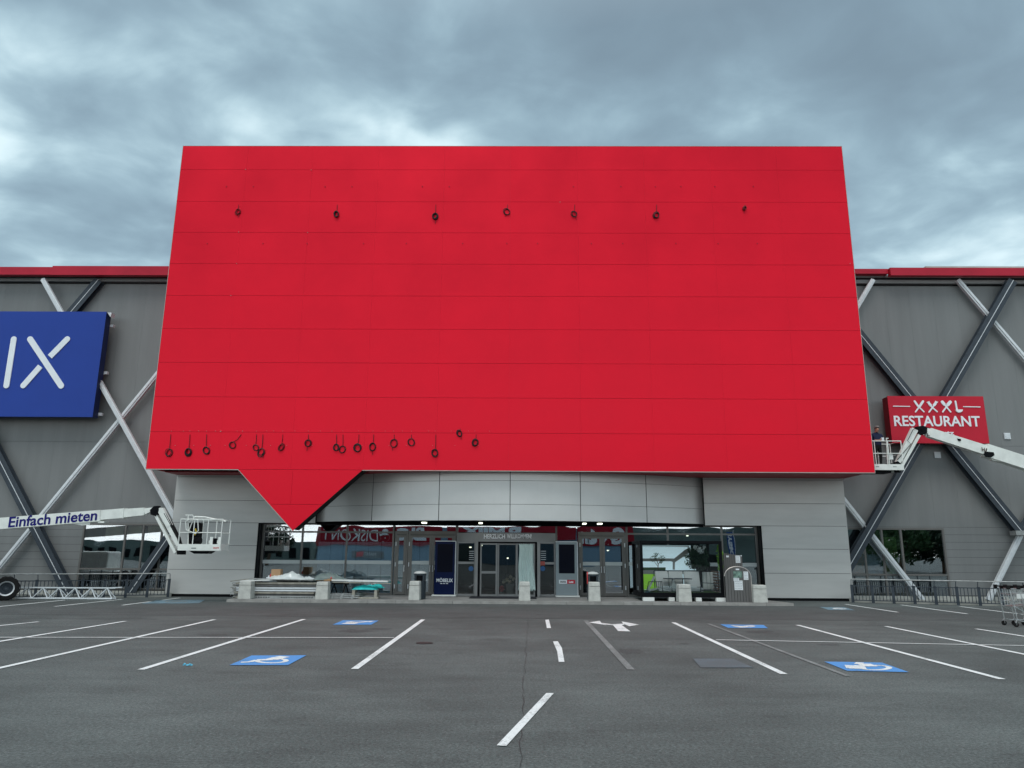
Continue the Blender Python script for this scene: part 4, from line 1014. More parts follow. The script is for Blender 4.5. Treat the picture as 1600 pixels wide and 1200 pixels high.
for px in (330, 343):
    g = MB(); c = P(px, 845, Y0 - .34); g.box(c.x - .05, c.x + .05, Y0 - .345, Y0 - .31, zf + .1, zf + .42); g.box(c.x - .09, c.x + .03, Y0 - .33, Y0 - .31, zf + .2, zf + .3); g.build('tool_holder', 'white_lift', T)
g = MB(); g.hexa([(bx0 + .35, Y0 - .25, zf - .06), (bx1 - .4, Y0 - .25, zf - .06), (bx1 - .5, Y0 - .15, zf - .16), (bx0 + .5, Y0 - .15, zf - .16)], [(bx0 + .35, Y0 + .3, zf - .06), (bx1 - .4, Y0 + .3, zf - .06), (bx1 - .5, Y0 + .2, zf - .16), (bx0 + .5, Y0 + .2, zf - .16)]); g.build('platform_mount', 'black', T)
g = MB(); a = P(333, 857.2, Y0 - .372); g.text('HAULOTTE'[:8], (a.x, Y0 - .372, a.z), (.2, 0, 0), (0, 0, .05), (0, -.005, 0), .02); g.build('maker_mark', 'red_text', T)
g = MB(); a = P(299, 857.0, Y0 - .372); g.box(a.x, a.x + .16, Y0 - .376, Y0 - .371, a.z, a.z + .025); g.build('stripe', 'ink', T)
# base: chassis, counterweight, wheels (mostly outside the frame)
bx = pa.x
def wheel(T, c, r=.42, w=.34, ang=0.0):
    """wheel with treads, axis along rotated x/y"""
    ax = Vector((math.sin(ang), -math.cos(ang), 0)); sd_ = Vector((math.cos(ang), math.sin(ang), 0))
    def ring(prof, n=36, teeth=0):
        g = MB(); vs = []; fs = []
        for i, (rad, off) in enumerate(prof):
            for k in range(n):
                t_ = 2 * math.pi * k / n; rr = rad + (teeth if (k % 3 == 0 and abs(rad - r) < .02) else 0)
                vs.append(c + ax * off + (sd_ * math.cos(t_) + Vector((0, 0, 1)) * math.sin(t_)) * rr)
        m_ = len(prof)
        for i in range(m_ - 1):
            for k in range(n): fs.append((i * n + k, i * n + (k + 1) % n, (i + 1) * n + (k + 1) % n, (i + 1) * n + k))
        g._add(vs, fs); return g
    wo = ring([(r * .60, -w / 2), (r * .92, -w / 2), (r, -w / 2 + .04), (r, w / 2 - .04), (r * .92, w / 2), (r * .60, w / 2), (r * .56, w / 2 - .05)], teeth=-.022).build('wheel', 'rubber', T)
    ring([(r * .60, w / 2 + .004), (r * .56, w / 2 - .01), (r * .55, w / 2 - .05), (r * .50, w / 2 - .07)]).build('rim', 'galv', wo)
    ring([(r * .50, w / 2 - .07), (r * .46, w / 2 - .16), (r * .2, w / 2 - .17), (r * .18, w / 2 - .10), (.01, w / 2 - .10)]).build('hub', 'slate', wo)
wc = P(9, 922, 27.05); wc.z = .42
for dx, dy in ((0, 0), (-2.6, -.2), (-.5, -1.9), (-3.1, -2.1)): wheel(T, wc + Vector((dx, dy + (0), 0)), ang=R(35))
g = MB(); cxx = wc.x - 1.7; g.box(cxx - 1.3, cxx + 1.2, 25.2, 26.6, .4, .8); g.build('chassis', 'white_lift', T, bevel=.03)
g = MB(); g.box(cxx - 1.5, cxx + .6, 25.3, 26.5, .85, 1.7); g.build('turret', 'white_lift', T, bevel=.08)
g = MB(); g.beam((cxx - 1.2, 26.0, 1.6), pa + Vector((0.1, 0, -.1)), .3, .3); g.build('riser', 'white_lift', T)

# right lift
Y1 = 28.6
T = thing('boom_lift', 'white boom lift on the right raising a worker beside the red wall', 'boom lift', (P(1760, 920, Y1).x, Y1, 0))
def p1_(x, y, dY=0): return P(1320 + x / 5.714, 580 + y / 5.714, Y1 + dY)
a, b = p1_(750, 550), p1_(1205, 695); d = (b - a).normalized()
g = MB(); ladderbox(g, a, b + d * .2, .24, .36, .26, .38); g.build('extension', 'white_lift', T)
g = MB(); e_ = b + d * 6.2; ladderbox(g, b + d * .18, e_, .34, .50); g.build('boom', 'white_lift', T)
g = MB(); ladderbox(g, p1_(1300, 790), p1_(1440, 815), .2, .06); g.build('wear_pad', 'white_lift', T)
g = MB(); c = p1_(1290, 742, -.2); g.prism([(-.2, 0), (-.12, .11), (.18, .08), (.2, -.03), (.05, -.12), (-.12, -.1)], c, (1, 0, 0), (0, 0, 1), (0, .05, 0)); c = p1_(1022, 612, -.16); g.prism([(-.06, .05), (.06, .03), (.07, -.04), (-.02, -.05)], c, (1, 0, 0), (0, 0, 1), (0, .04, 0)); g.build('cable_clamp', 'black', T)
g = MB(); a = p1_(1225, 715, -.16); b = p1_(1315, 735, -.16); g.text('HAU', (a.x, a.y, a.z), (b.x - a.x, 0, b.z - a.z), (0, 0, .16), (0, -.006, 0), .03); g.build('lettering', mat('grey_lettering', (.12, .10, .09)), T)
k0 = p1_(680, 525); g = MB(); g.prism([(-.2, .12), (.05, .16), (.2, .08), (.18, -.12), (0, -.2), (-.15, -.12)], k0 + Vector((0, -.1, 0)), (1, 0, 0), (0, 0, 1), (0, .2, 0)); g.tube([k0 + Vector((0, -.13, 0)), k0 + Vector((0, .13, 0))], .05, 10)
g.build('knuckle', 'black', T)
g = MB(); k1 = p1_(470, 850); g.prism([(-.1, -.22), (.06, -.24), (.1, .1), (-.02, .2), (-.12, .14)], k1 + Vector((0, -.1, 0)), (1, 0, 0), (0, 0, 1), (0, .2, 0)); g.build('knuckle', 'black', T)
g = MB(); ladderbox(g, p1_(722, 540), p1_(755, 548), .2, .26); ladderbox(g, p1_(725, 560), p1_(740, 585), .1, .1); g.build('boom_tip', 'white_lift', T)
g = MB(); ladderbox(g, p1_(620, 520), p1_(470, 820), .18, .24, .18, .16); ladderbox(g, p1_(660, 570), p1_(480, 890), .14, .11); g.build('jib', 'white_lift', T)
g = MB(); g.tube([p1_(655, 505, -.1), p1_(610, 520, -.14), p1_(560, 620, -.14), p1_(590, 650, -.14), p1_(470, 790, -.1)], .012, 6); g.tube([p1_(640, 500, .1), p1_(740, 505, .1), p1_(770, 520, .1)], .02, 6); g.tube([p1_(715, 545, -.1), p1_(742, 560, -.12), p1_(740, 585, -.1)], .012, 6); g.build('hose', 'rubber', T)
bx0, bx1 = P(1340, 727, Y1).x, P(1402, 727, Y1).x; zf = zat(1385, 733, Y1 - .3); zr = zat(1385, 690, Y1 - .3)
g = basket(T, bx0, bx1, Y1 - .45, Y1 + .4, zf, zr)
g.tube([P(1384, 685, Y1 - .47), P(1388, 685, Y1 - .47)], .02, 6); g.tube([P(1385, 685, Y1 - .47), P(1387.5, 726, Y1 - .47)], .022, 6)
g.build('guard_rail', 'white_lift', T)
g = MB(); c = P(1391, 714, Y1 - .4); g.box(c.x - .11, c.x + .1, c.y - .02, c.y + .08, c.z - .1, c.z + .1); g.build('control_box', 'board', T)
g = MB(); g.box(bx0 + .3, bx1 - .4, Y1 - .3, Y1 + .3, zf - .14, zf - .055); c = P(1391, 722, Y1 - .3); g.box(c.x - .12, c.x + .16, Y1 - .35, Y1 - .1, zf + .03, zf + .22); g.build('platform_mount', 'black', T)
g = MB(); zz_ = zf + .06
for px in (1371, 1398):
    c = P(px, 729, Y1 - .47)
    for k in range(3): g.box(c.x - .06 + k * .045, c.x - .03 + k * .045, Y1 - .477, Y1 - .471, zz_, zz_ + .025)
g.build('marking', 'ink', T)
bx_ = e_.x
for dx, dy in ((-.6, -.9), (1.7, -.9), (-.6, 1.0), (1.7, 1.0)): wheel(T, Vector((bx_ + dx, Y1 + dy, .42)))
g = MB(); g.box(bx_ - .8, bx_ + 1.9, Y1 - .7, Y1 + .8, .4, .8); g.build('chassis', 'white_lift', T, bevel=.03)
g = MB(); g.box(bx_ - .1, bx_ + 1.9, Y1 - .6, Y1 + .7, .85, 1.7); g.build('turret', 'white_lift', T, bevel=.08)
g = MB(); g.beam((bx_ + 1.2, Y1, 1.6), e_ - d * .2, .35, .35); g.build('riser', 'white_lift', T)

# ================================================================== PERSON in the right basket
def skin_fig(name, joints, edges, mats, classify, loc, rotz, scale=1.0, sub=2):
    me = bpy.data.meshes.new(name); names = list(joints)
    me.from_pydata([joints[k][0] for k in names], [(names.index(a), names.index(b)) for a, b in edges] if False else [(names.index(a), names.index(b)) for a, b in edges], [])
    o = bpy.data.objects.new(name, me); col.objects.link(o)
    sk = o.modifiers.new('skin', 'SKIN'); sk.use_smooth_shade = True
    for i, k in enumerate(names):
        r = joints[k][1]; r = (r, r) if not isinstance(r, tuple) else r
        me.skin_vertices[0].data[i].radius = r
    me.skin_vertices[0].data[0].use_root = True
    ss = o.modifiers.new('s', 'SUBSURF'); ss.levels = sub; ss.render_levels = sub
    dg = bpy.context.evaluated_depsgraph_get(); dg.update()
    nm = bpy.data.meshes.new_from_object(o.evaluated_get(dg)); o.modifiers.clear(); o.data = nm
    for k in mats: nm.materials.append(M[k])
    for p in nm.polygons: p.use_smooth = True; p.material_index = classify(p.center)
    o.location = loc; o.rotation_euler = (0, 0, rotz); o.scale = (scale,) * 3
    return o
J = {'pelvis': ((0, 0, .95), (.16, .12)), 'waist': ((0, 0, 1.08), (.175, .135)), 'chest': ((0, .01, 1.32), (.20, .14)), 'neckb': ((0, 0, 1.47), (.09, .08)), 'neck': ((0, -.045, 1.52), .060),
     'head': ((0, -.09, 1.60), (.078, .092)), 'crown': ((0, -.10, 1.69), (.072, .088)), 'nose': ((0, -.185, 1.585), .014)}
E_ = [('pelvis', 'waist'), ('waist', 'chest'), ('chest', 'neckb'), ('neckb', 'neck'), ('neck', 'head'), ('head', 'crown'), ('head', 'nose')]
for s_, n in ((-1, 'l'), (1, 'r')):
    J.update({n + 'hip': ((s_ * .10, 0, .88), .095), n + 'knee': ((s_ * .11, -.02, .50), .062), n + 'ank': ((s_ * .11, .02, .10), .042), n + 'heel': ((s_ * .11, .04, .045), .042), n + 'toe': ((s_ * .125, -.15, .035), .038),
              n + 'sh': ((s_ * .21, -.01, 1.41), .072), n + 'el': ((s_ * .30, -.06, 1.15), .048), n + 'wr': ((s_ * .10, -.27, 1.14), .027), n + 'palm': ((s_ * .055, -.33, 1.15), (.036, .018))})
    E_ += [('pelvis', n + 'hip'), (n + 'hip', n + 'knee'), (n + 'knee', n + 'ank'), (n + 'ank', n + 'heel'), (n + 'heel', n + 'toe'), ('chest', n + 'sh'), (n + 'sh', n + 'el'), (n + 'el', n + 'wr'), (n + 'wr', n + 'palm')]
    for k in range(4):
        b0 = Vector((s_ * .045, -.345, 1.185 - k * .021)); b1 = b0 + Vector((-s_ * .028, -.022, .002)); b2 = b1 + Vector((-s_ * .022, .006, 0)) * (1, .95, .9, .7)[k]
        J.update({n + 'f%da' % k: (b0, .010), n + 'f%db' % k: (b1, .0085), n + 'f%dc' % k: (b2, .0075)}); E_ += [(n + 'palm', n + 'f%da' % k), (n + 'f%da' % k, n + 'f%db' % k), (n + 'f%db' % k, n + 'f%dc' % k)]
    J.update({n + 'ta': (Vector((s_ * .05, -.31, 1.195)), .011), n + 'tb': (Vector((s_ * .025, -.325, 1.215)), .009)}); E_ += [(n + 'palm', n + 'ta'), (n + 'ta', n + 'tb')]
def cls(c):
    if c.z > 1.50: return 0
    if c.y < -.175 and c.z > 1.0: return 0
    if c.z > .98: return 1
    if c.z < .09: return 3
    return 2
pp = P(1373.5, 727, Y1 - .05)
per = skin_fig('person', J, E_, ['skin', 'shirt', 'trousers', 'rubber'], cls, (pp.x, Y1 - .05, zf + .035), R(12), .94)
tag(per, 'man in dark clothes with short grey hair standing in the raised basket', 'person')
g = MB(); vs = []; fs = []
for j in range(7):
    ph = j / 6 * 1.75
    for k in range(16):
        t_ = 2 * math.pi * k / 16; back = max(0, math.sin(t_))
        r_ = math.sin(ph); z = math.cos(ph)
        vs.append((.084 * r_ * math.cos(t_), -.092 + .102 * r_ * math.sin(t_), 1.665 + .105 * z + (.05 if math.sin(t_) < -.3 and ph > 1.0 else 0)))
for j in range(6):
    for k in range(16): fs.append((j * 16 + k, j * 16 + (k + 1) % 16, (j + 1) * 16 + (k + 1) % 16, (j + 1) * 16 + k))
g._add(vs, fs); hh = g.build('hair', 'hair', smooth=True); hh.parent = per
g = MB(); g.box(-.05, .05, -.395, -.35, 1.10, 1.24); ph_ = g.build('paper_cup', 'paper'); ph_.location = per.location; ph_.rotation_euler = per.rotation_euler; ph_.scale = per.scale
ph_.name = 'white_tool'; tag(ph_, 'small white box held by the man in the basket', 'tool')

# ================================================================== BOLLARDS
proto = None
bl = [(384, 908, 939, .46, 'pale concrete block bollard before the left end of the scaffold stack'), (504, 909, 938.5, .45, 'pale concrete block bollard at the right end of the scaffold stack'),
      (648, 908, 939, .39, 'pale concrete block bollard beside the left litter bin'), (819.5, 909, 939, .41, 'pale concrete block bollard in front of the curtain'),
      (928.5, 909.5, 940, .42, 'pale concrete block bollard in front of the right litter bin'), (1069, 913, 943, .47, 'pale concrete block bollard in front of the glass showcase'),
      (1186.5, 914, 945, .50, 'pale concrete block bollard right of the arched board')]
def make_bollard():
    T = thing('concrete_bollard', '', 'bollard', (0, 0, 0), 'concrete block bollards along the kerb')
    g = MB(); a, b_ = .21, .225
    g.hexa([(-b_, -b_, 0), (b_, -b_, 0), (a, -a, .52), (-a, -a, .52)], [(-b_, b_, 0), (b_, b_, 0), (a, a, .52), (-a, a, .52)]); g.build('base', 'concrete', T, bevel=.015)
    g = MB(); g.hexa([(-a - .002, -a - .002, .527), (a + .002, -a - .002, .527), (a - .012, -a + .012, .68), (-a + .012, -a + .012, .68)], [(-a - .002, a + .002, .527), (a + .002, a + .002, .527), (a - .012, a - .012, .68), (-a + .012, a - .012, .68)]); g.build('cap', 'concrete', T, bevel=.02)
    return T
for i, (px, yt, yb, w, lab) in enumerate(bl):
    if i == 0: proto = make_bollard(); o = proto
    else: o = copy_tree(proto)
    Yb = 27.45; o.location = (P(px, yb, Yb).x, Yb, PZ - .004); hgt = zat(px, yt, Yb - .2) - PZ; o.scale = (w / .45, 1, hgt / .68); o.rotation_euler[2] = R((0, 1.5, -1, .8, -.6, 1, -2)[i]); o['label'] = lab
# ================================================================== LITTER BINS
def make_bin():
    T = thing('litter_bin', '', 'litter bin', (0, 0, 0), 'litter bins beside the entrance')
    g = MB(); g.lathe([(.20, 0), (.225, .02), (.225, .70)], (0, 0, 0), 24); g.build('body', 'bin', T, smooth=False)
    g = MB(); 
    for t_ in (45, 135, 225, 315): 
        x, y = .215 * math.cos(R(t_)), .215 * math.sin(R(t_)); g.box(x - .035, x + .035, y - .03, y + .03, .70, .93)
    g.lathe([(.228, .92), (.228, .99)], (0, 0, 0), 24); g.build('hood', 'bin', T)
    g = MB(); g.lathe([(.18, .69), (.18, .93)], (0, 0, 0), 20); g.build('liner', 'black', T)
    g = MB(); g.lathe([(.235, .99), (.235, 1.01), (.17, 1.06), (.05, 1.085)], (0, 0, 0), 24); g.build('lid', 'bin_top', T)
    return T
bn = make_bin(); Yn = 28.05
bn.location = (P(655.5, 930, Yn).x, Yn, PZ - .004); bn.scale = (1, 1, (zat(655, 892, Yn) - PZ) / 1.085); bn['label'] = 'dark litter bin with pale lid beside the navy display totem'
o = copy_tree(bn); o.location = (P(926.5, 930, Yn).x, Yn, PZ - .004); o.scale = (.95, 1, (zat(926, 893, Yn) - PZ) / 1.085); o['label'] = 'dark litter bin with pale lid and a red edge, beside the grey display totem'
g = MB(); c = P(918.2, 905, Yn); g.box(c.x - .03, c.x, Yn - .12, Yn + .02, zat(918, 912, Yn), zat(918, 893.5, Yn)); rs = g.build('side_panel', 'red_plastic'); rs.parent = o; rs.matrix_parent_inverse = (Matrix.Translation(o.location) @ Matrix.Diagonal((*o.scale, 1))).inverted()

# ================================================================== TOTEMS
def totem(x0p, x1p, ytop, ybot, lab, body, screen_rows, Yt, basew):
    x0, x1 = P(x0p, 890, Yt).x, P(x1p, 890, Yt).x; z1 = zat(x0p, ytop, Yt)
    T = thing('display_totem', lab, 'display totem', ((x0 + x1) / 2, Yt + .12, PZ), 'display totems beside the entrance doors')
    g = MB(); g.box(x0 + basew[0], x1 + basew[1], Yt - .12, Yt + .4, PZ, PZ + .055); g.build('base', 'board', T, bevel=.01)
    g = MB(); g.box(x0, x1, Yt, Yt + .26, PZ + .06, z1); g.build('cabinet', body, T, bevel=.012)
    g = MB(); g.box(x0 - .004, x1 + .012, Yt + .004, Yt + .268, z1 + .001, z1 + .03); g.box(x1 + .001, x1 + .03, Yt + .02, Yt + .25, PZ + .06, z1); g.build('edge', 'galv', T)
    g = MB(); a, b = screen_rows[0], screen_rows[1]; g.box(P(a[0], a[1], Yt).x, P(b[0], b[1], Yt).x, Yt - .008, Yt - .001, P(b[0], b[1], Yt).z, P(a[0], a[1], Yt).z); g.build('screen', 'screen', T)
    return T
Yt = 29.75
T = totem(679, 710.5, 846, 928, 'tall navy display totem with dark screen and white lettering, left of the doors', 'totem_navy', ((684, 850), (707, 894)), Yt, (-.08, .08))
g = MB(); a, b, c = P(682, 909.5, Yt - .003), P(707.5, 909.5, Yt - .003), P(682, 904, Yt - .003); g.text('MÖBELIX', a, (b.x - a.x, 0, 0), (0, 0, P(682, 902.6, Yt).z - a.z), (0, -.006, 0), .012)
a = P(688, 912.2, Yt - .003); 
for k in range(3): g.box(a.x + k * .11, a.x + k * .11 + .08, Yt - .008, Yt - .003, a.z, a.z + .02)
g.build('lettering', 'letter', T)
T = totem(868.5, 902, 847, 928, 'tall grey display totem with dark screen and red and white logo, right of the doors', 'totem_grey', ((873, 850.5), (898, 896)), Yt, (-.02, .08))
zl0, zl1 = zat(885, 912, Yt), zat(885, 906, Yt); x0, x1, x2 = P(873.5, 909, Yt).x, P(886, 909, Yt).x, P(898.5, 909, Yt).x
g = MB(); g.k = 0; g.box(x0, x1, Yt - .008, Yt - .001, zl0, zl1); g.k = 1; g.box(x1, x2, Yt - .008, Yt - .001, zl0, zl1)
g.k = 2; g.text('XXX', (x0 + .03, Yt - .009, zl0 + .035), (x1 - x0 - .06, 0, 0), (0, 0, zl1 - zl0 - .07), (0, -.004, 0), .05); g.k = 0; g.text('Lutz', (x1 + .07, Yt - .009, zl0 + .03), (x2 - x1 - .13, 0, 0), (0, 0, zl1 - zl0 - .06), (0, -.004, 0), .04)
g.build('logo', ['letter', 'red_sign', 'black'], T)

# ================================================================== GLASS SHOWCASE with garden furniture
Yv = 27.75; Yv2 = 29.7
vx0, vx1 = P(1002, 930, Yv).x, P(1132, 930, Yv).x; vz1 = zat(1066, 845, Yv); vz0 = PZ + .13
T = thing('showcase', 'black framed glass showcase with a garden scene inside, on the pavement', 'showcase', ((vx0 + vx1) / 2, (Yv + Yv2) / 2, PZ))
g = MB(); b_ = .10
for x in (vx0, vx1 - b_):
    for y in (Yv, Yv2 - b_): g.box(x, x + b_, y, y + b_, vz0 + .16, vz1 - .10)
for y in (Yv, Yv2 - b_): g.box(vx0, vx1, y, y + b_, vz1 - .10, vz1); g.box(vx0, vx1, y - .003, y + b_, vz0, vz0 + .16)
for x in (vx0, vx1 - b_): g.box(x, x + b_, Yv + b_, Yv2 - b_, vz1 - .10, vz1); g.box(x, x + b_, Yv + b_, Yv2 - b_, vz0, vz0 + .16)
g.build('frame', 'black', T)
g = MB(); g.box(vx0 + .1, vx1 - .1, Yv + .1, Yv2 - .1, vz0 + .1, vz0 + .165); g.build('turf_floor', 'turf', T)
g = MB(); g.box(vx0 + b_, vx1 - b_, Yv + .05, Yv + .056, vz0 + .16, vz1 - .14); g.box(vx0 + .05, vx0 + .056, Yv + b_, Yv2 - b_, vz0 + .16, vz1 - .14); g.box(vx0 + b_, vx1 - b_, Yv + b_, Yv2 - b_, vz1 - .06, vz1 - .05); g.build('pane', glass_mat('showcase_glass', 0.0, (.93, .95, .95)), T)
for px in (1013, 1049, 1091, 1127):
    g = MB(); c = P(px, 940, Yv); w = .2 if px in (1013, 1127) else .1; g.box(c.x - w, c.x + w, Yv - .12, Yv + .12, PZ, vz0 - .002); g.build('footing', 'board', T)
# rear print: sky, lawn, white pergola, tree, hedge — a flat printed panel, sky and lawn given added glow
Yq = Yv2 - .14; fx0, fx1 = vx0 + .1, P(1088, 900, Yq).x; fz0, fz1 = vz0 + .17, vz1 - .15
PR = MB(); PR.box(fx0, fx1, Yq, Yq + .03, fz0, fz1); pr = PR.build('printed_panel', 'sky_print_glow', T)
def flat(pts, name, mt_, k):
    g = MB(); n = len(pts); a = [P(x, y, Yq) for x, y in pts]; a = [Vector((min(max(p.x, fx0 + .01), fx1 - .01), Yq - .002 - .0015 * k, min(max(p.z, fz0 + .01), fz1 - .01))) for p in a]
    g._add(a + [p + Vector((0, .0012, 0)) for p in a], [tuple(range(n)), tuple(reversed(range(n, 2 * n)))] + [(i, (i + 1) % n, n + (i + 1) % n, n + i) for i in range(n)]); g.build(name, mt_, pr)
flat([(990, 893), (1031, 893), (1031, 935), (990, 935)], 'printed_lawn_glow', 'lawn_print_glow', 0)
flat([(990, 891), (1100, 891), (1100, 897), (990, 897)], 'printed_path', 'grey_print', 1)
flat([(990, 886.5), (1040, 886.5), (1040, 891), (990, 891)], 'printed_hedge', 'leaf', 2)
flat([(996, 872.5), (1052, 872.5), (1054, 877), (996, 877)], 'printed_pergola_beam', 'grey_print', 3)
flat([(1048, 877), (1070, 859), (1078, 855), (1080, 862), (1054, 879)], 'printed_pergola_side', 'grey_print', 4)
flat([(1051, 876), (1054.5, 876), (1054.5, 890), (1051, 890)], 'printed_pergola_post', 'grey_print', 5)
flat([(996, 850.5), (1076, 852), (1076, 854.5), (996, 853.5)], 'printed_pergola_top', 'white_print', 6)
g = MB(); 
for pts, r in (([(1028, 890), (1028.5, 882), (1026, 874)], .014), ([(1028.5, 882), (1033, 874)], .010), ([(1028, 885), (1022, 877)], .008)):
    g.tube([P(x, y, Yq - .06) for x, y in pts], r, 6)
tr_ = thing('small_tree', 'small sparse ornamental tree inside the glass showcase', 'tree', tuple(P(1028, 890, Yq - .06)))
g.build('trunk', 'bark', tr_)
g = MB()
for px, py, r in ((1020, 873, .13), (1028, 869, .16), (1035, 872, .13), (1024, 867, .1), (1033, 878, .06)): blob(g, P(px, py, Yq - .08), r, 40, .028)
g.build('crown', 'leaf', tr_)
# plant wall right of the print
g = MB(); wx0 = P(1078, 890, Yq).x; g.box(wx0, vx1 - .12, Yq - .35, Yq - .3, fz0 + .8, fz1); g.build('dark_panel', 'black', T)
pl = thing('plant_wall', 'dark leafy plants filling the upper right of the showcase', 'plants', ((wx0 + vx1) / 2, Yq - .4, fz0 + .8))
g = MB()
for _ in range(55): c = Vector((random.uniform(wx0 - .1, vx1 - .3), Yq - .5 + random.uniform(-.25, .1), random.uniform(fz0 + .85, fz1 - .15))); blob(g, c, .16, 34, .045)
g.build('foliage', 'leaf_dark', pl)
g = MB()
for _ in range(16): c = P(random.uniform(1072, 1084), random.uniform(868, 890), Yq - .5); blob(g, c, .1, 14, .035)
g.build('foliage', 'leaf', pl)
g = MB()
for k in range(26): c = P(random.uniform(1122, 1127.5), 853 + k * 1.45, Yv + .5); blob(g, c, .07, 16, .04)
g.build('foliage', 'leaf_lime', pl)
g = MB(); 
for k in range(9): z = zat(1125, 930 - k * 4.4, Yv + .7); g.box(P(1121, 900, Yv + .7).x, vx1 - .11, Yv + .5, Yv + 1.3, z, z + .05)
g.build('slatted_side', 'slat', T)
# lounge: corner sofa, table, armchair
So = thing('garden_sofa', 'long grey cushioned garden sofa along the back of the showcase', 'sofa', (P(1060, 930, Yq - .5).x, Yq - .5, fz0))
Ysf = Yq - .75; zs = zat(1060, 917, Ysf); zt2 = zat(1060, 893, Ysf)
for px0, px1 in ((1025, 1045), (1046, 1068), (1070, 1094)):
    a, b = P(px0, 900, Ysf).x, P(px1, 900, Ysf).x
    g = MB(); g.hexa([(a, Ysf, zs), (b, Ysf, zs), (b, Ysf + .16, zt2), (a, Ysf + .16, zt2)], [(a, Ysf + .14, zs), (b, Ysf + .14, zs), (b, Ysf + .28, zt2), (a, Ysf + .28, zt2)]); g.build('back_cushion', 'cushion', So, bevel=.03)
    g = MB(); g.box(a, b, Ysf - .45, Ysf + .05, zs - .14, zs - .01); g.build('seat_cushion', 'cushion', So, bevel=.03)
g = MB(); a, b = P(1024, 900, Ysf).x, P(1095, 900, Ysf).x; g.box(a, b, Ysf - .45, Ysf + .2, zs - .2, zs - .15); g.beam((a, Ysf + .3, zt2 + .02), (b, Ysf + .3, zt2 + .02), .03, .03)
for x in (a, (a + b) / 2 - .3, b): g.box(x - .02, x + .02, Ysf - .45, Ysf - .41, fz0, zs - .15); g.beam((x, Ysf + .18, fz0), (x, Ysf + .3, zt2), .03, .03)
g.build('frame', 'slate', So)
Sc = thing('garden_bench', 'grey slatted-back garden bench at the right inside the showcase', 'bench', (P(1108, 930, Yq - .9).x, Yq - .9, fz0))
Yz = Yv + .55; g = MB()
for k in range(4):
    xa, xb = P(1097 + k * 5.6, 895, Yz + .9 - k * .12), P(1102 + k * 5.6, 895, Yz + .9 - k * .12)
    g.box(xa.x, xb.x, Yz + .75 - k * .12, Yz + .9 - k * .12, zat(1105, 921, Yz + .6), zat(1105, 894, Yz + .6))
g.build('back_cushion', 'cushion', Sc, bevel=.02)
g = MB(); g.tube([P(1094, 930, Yz), P(1095.5, 910.5, Yz), P(1115, 911.5, Yz), P(1123, 931, Yz)], .018, 6); g.tube([P(1095, 922, Yz), P(1118, 922, Yz)], .018, 6); g.tube([P(1122, 893, Yz + .5), P(1118, 921, Yz + .3)], .018, 6); g.build('frame', 'slate', Sc)
Ar = thing('garden_armchair', 'low grey garden armchair with dark frame at the left inside the showcase', 'armchair', (P(1022, 930, Yv + .5).x, Yv + .5, fz0))
Yz = Yv + .6; g = MB(); g.hexa([P(1012, 921, Yz), P(1032, 918, Yz), P(1034, 920, Yz), P(1014, 924, Yz)], [P(1012, 921, Yz + .5), P(1030, 918, Yz + .5), P(1032, 920, Yz + .5), P(1014, 924, Yz + .5)]); g.build('seat', 'cushion', Ar, bevel=.01)
g = MB(); g.hexa([P(1011, 921, Yz + .1), P(1022, 900, Yz + .1), P(1024, 902, Yz + .1), P(1014, 922, Yz + .1)], [P(1011, 921, Yz + .6), P(1021, 900, Yz + .6), P(1023, 902, Yz + .6), P(1014, 922, Yz + .6)]); g.build('backrest', 'cushion', Ar, bevel=.01)
g = MB()
for dy in (0, .6): g.tube([P(1010, 927, Yz + dy), P(1013.5, 909, Yz + dy), P(1034, 908.7, Yz + dy), P(1036, 927, Yz + dy)], .018, 6)
for px in (1025.5, 1029, 1032): g.tube([P(px, 909, Yz), P(px + .6, 919, Yz)], .010, 6)
g.build('frame', 'slate', Ar)
Tb = thing('garden_table', 'slim dark garden table with glasses in the middle of the showcase', 'table', (P(1058, 930, Yv + .8).x, Yv + .8, fz0))
Yz = Yv + .8; a, b = P(1038, 904, Yz), P(1079, 904, Yz); g = MB(); g.box(a.x, b.x, Yz - .25, Yz + .25, a.z - .015, a.z + .015); g.build('table_top', 'slate', Tb)
for t_ in (.3, .7): g = MB(); x = a.x + (b.x - a.x) * t_; g.box(x - .015, x + .015, Yz - .02, Yz + .02, fz0, a.z - .016); g.build('leg', 'slate', Tb)
gl_ = MB(); c = P(1052.5, 912, Yz - .1); gl_.lathe([(.05, 0), (.05, .012), (.045, .1), (.015, .2), (.014, .22)], (c.x, c.y, fz0 + .28), 12); gl_.box(c.x - .06, c.x + .06, c.y - .05, c.y + .05, fz0, fz0 + .279)
tag(gl_.build('lantern', 'board', smooth=False), 'small pale lantern under the garden table in the showcase', 'lantern')
# pale leaf shapes hanging in the plants
cu = thing('hanging_ornament', 'pale leaf shaped ornament hanging in the dark plants', 'ornament', tuple(P(1093, 857, Yq - .8)))
g = MB()
for px, py, r in ((1086, 855, .07), (1092, 858, .09), (1097, 861, .10), (1100, 855, .05)): blob(g, P(px, py, Yq - .85), r, 14, .07)
g.build('leaf', mat('silver_leaf', (.4, .45, .45)), cu)

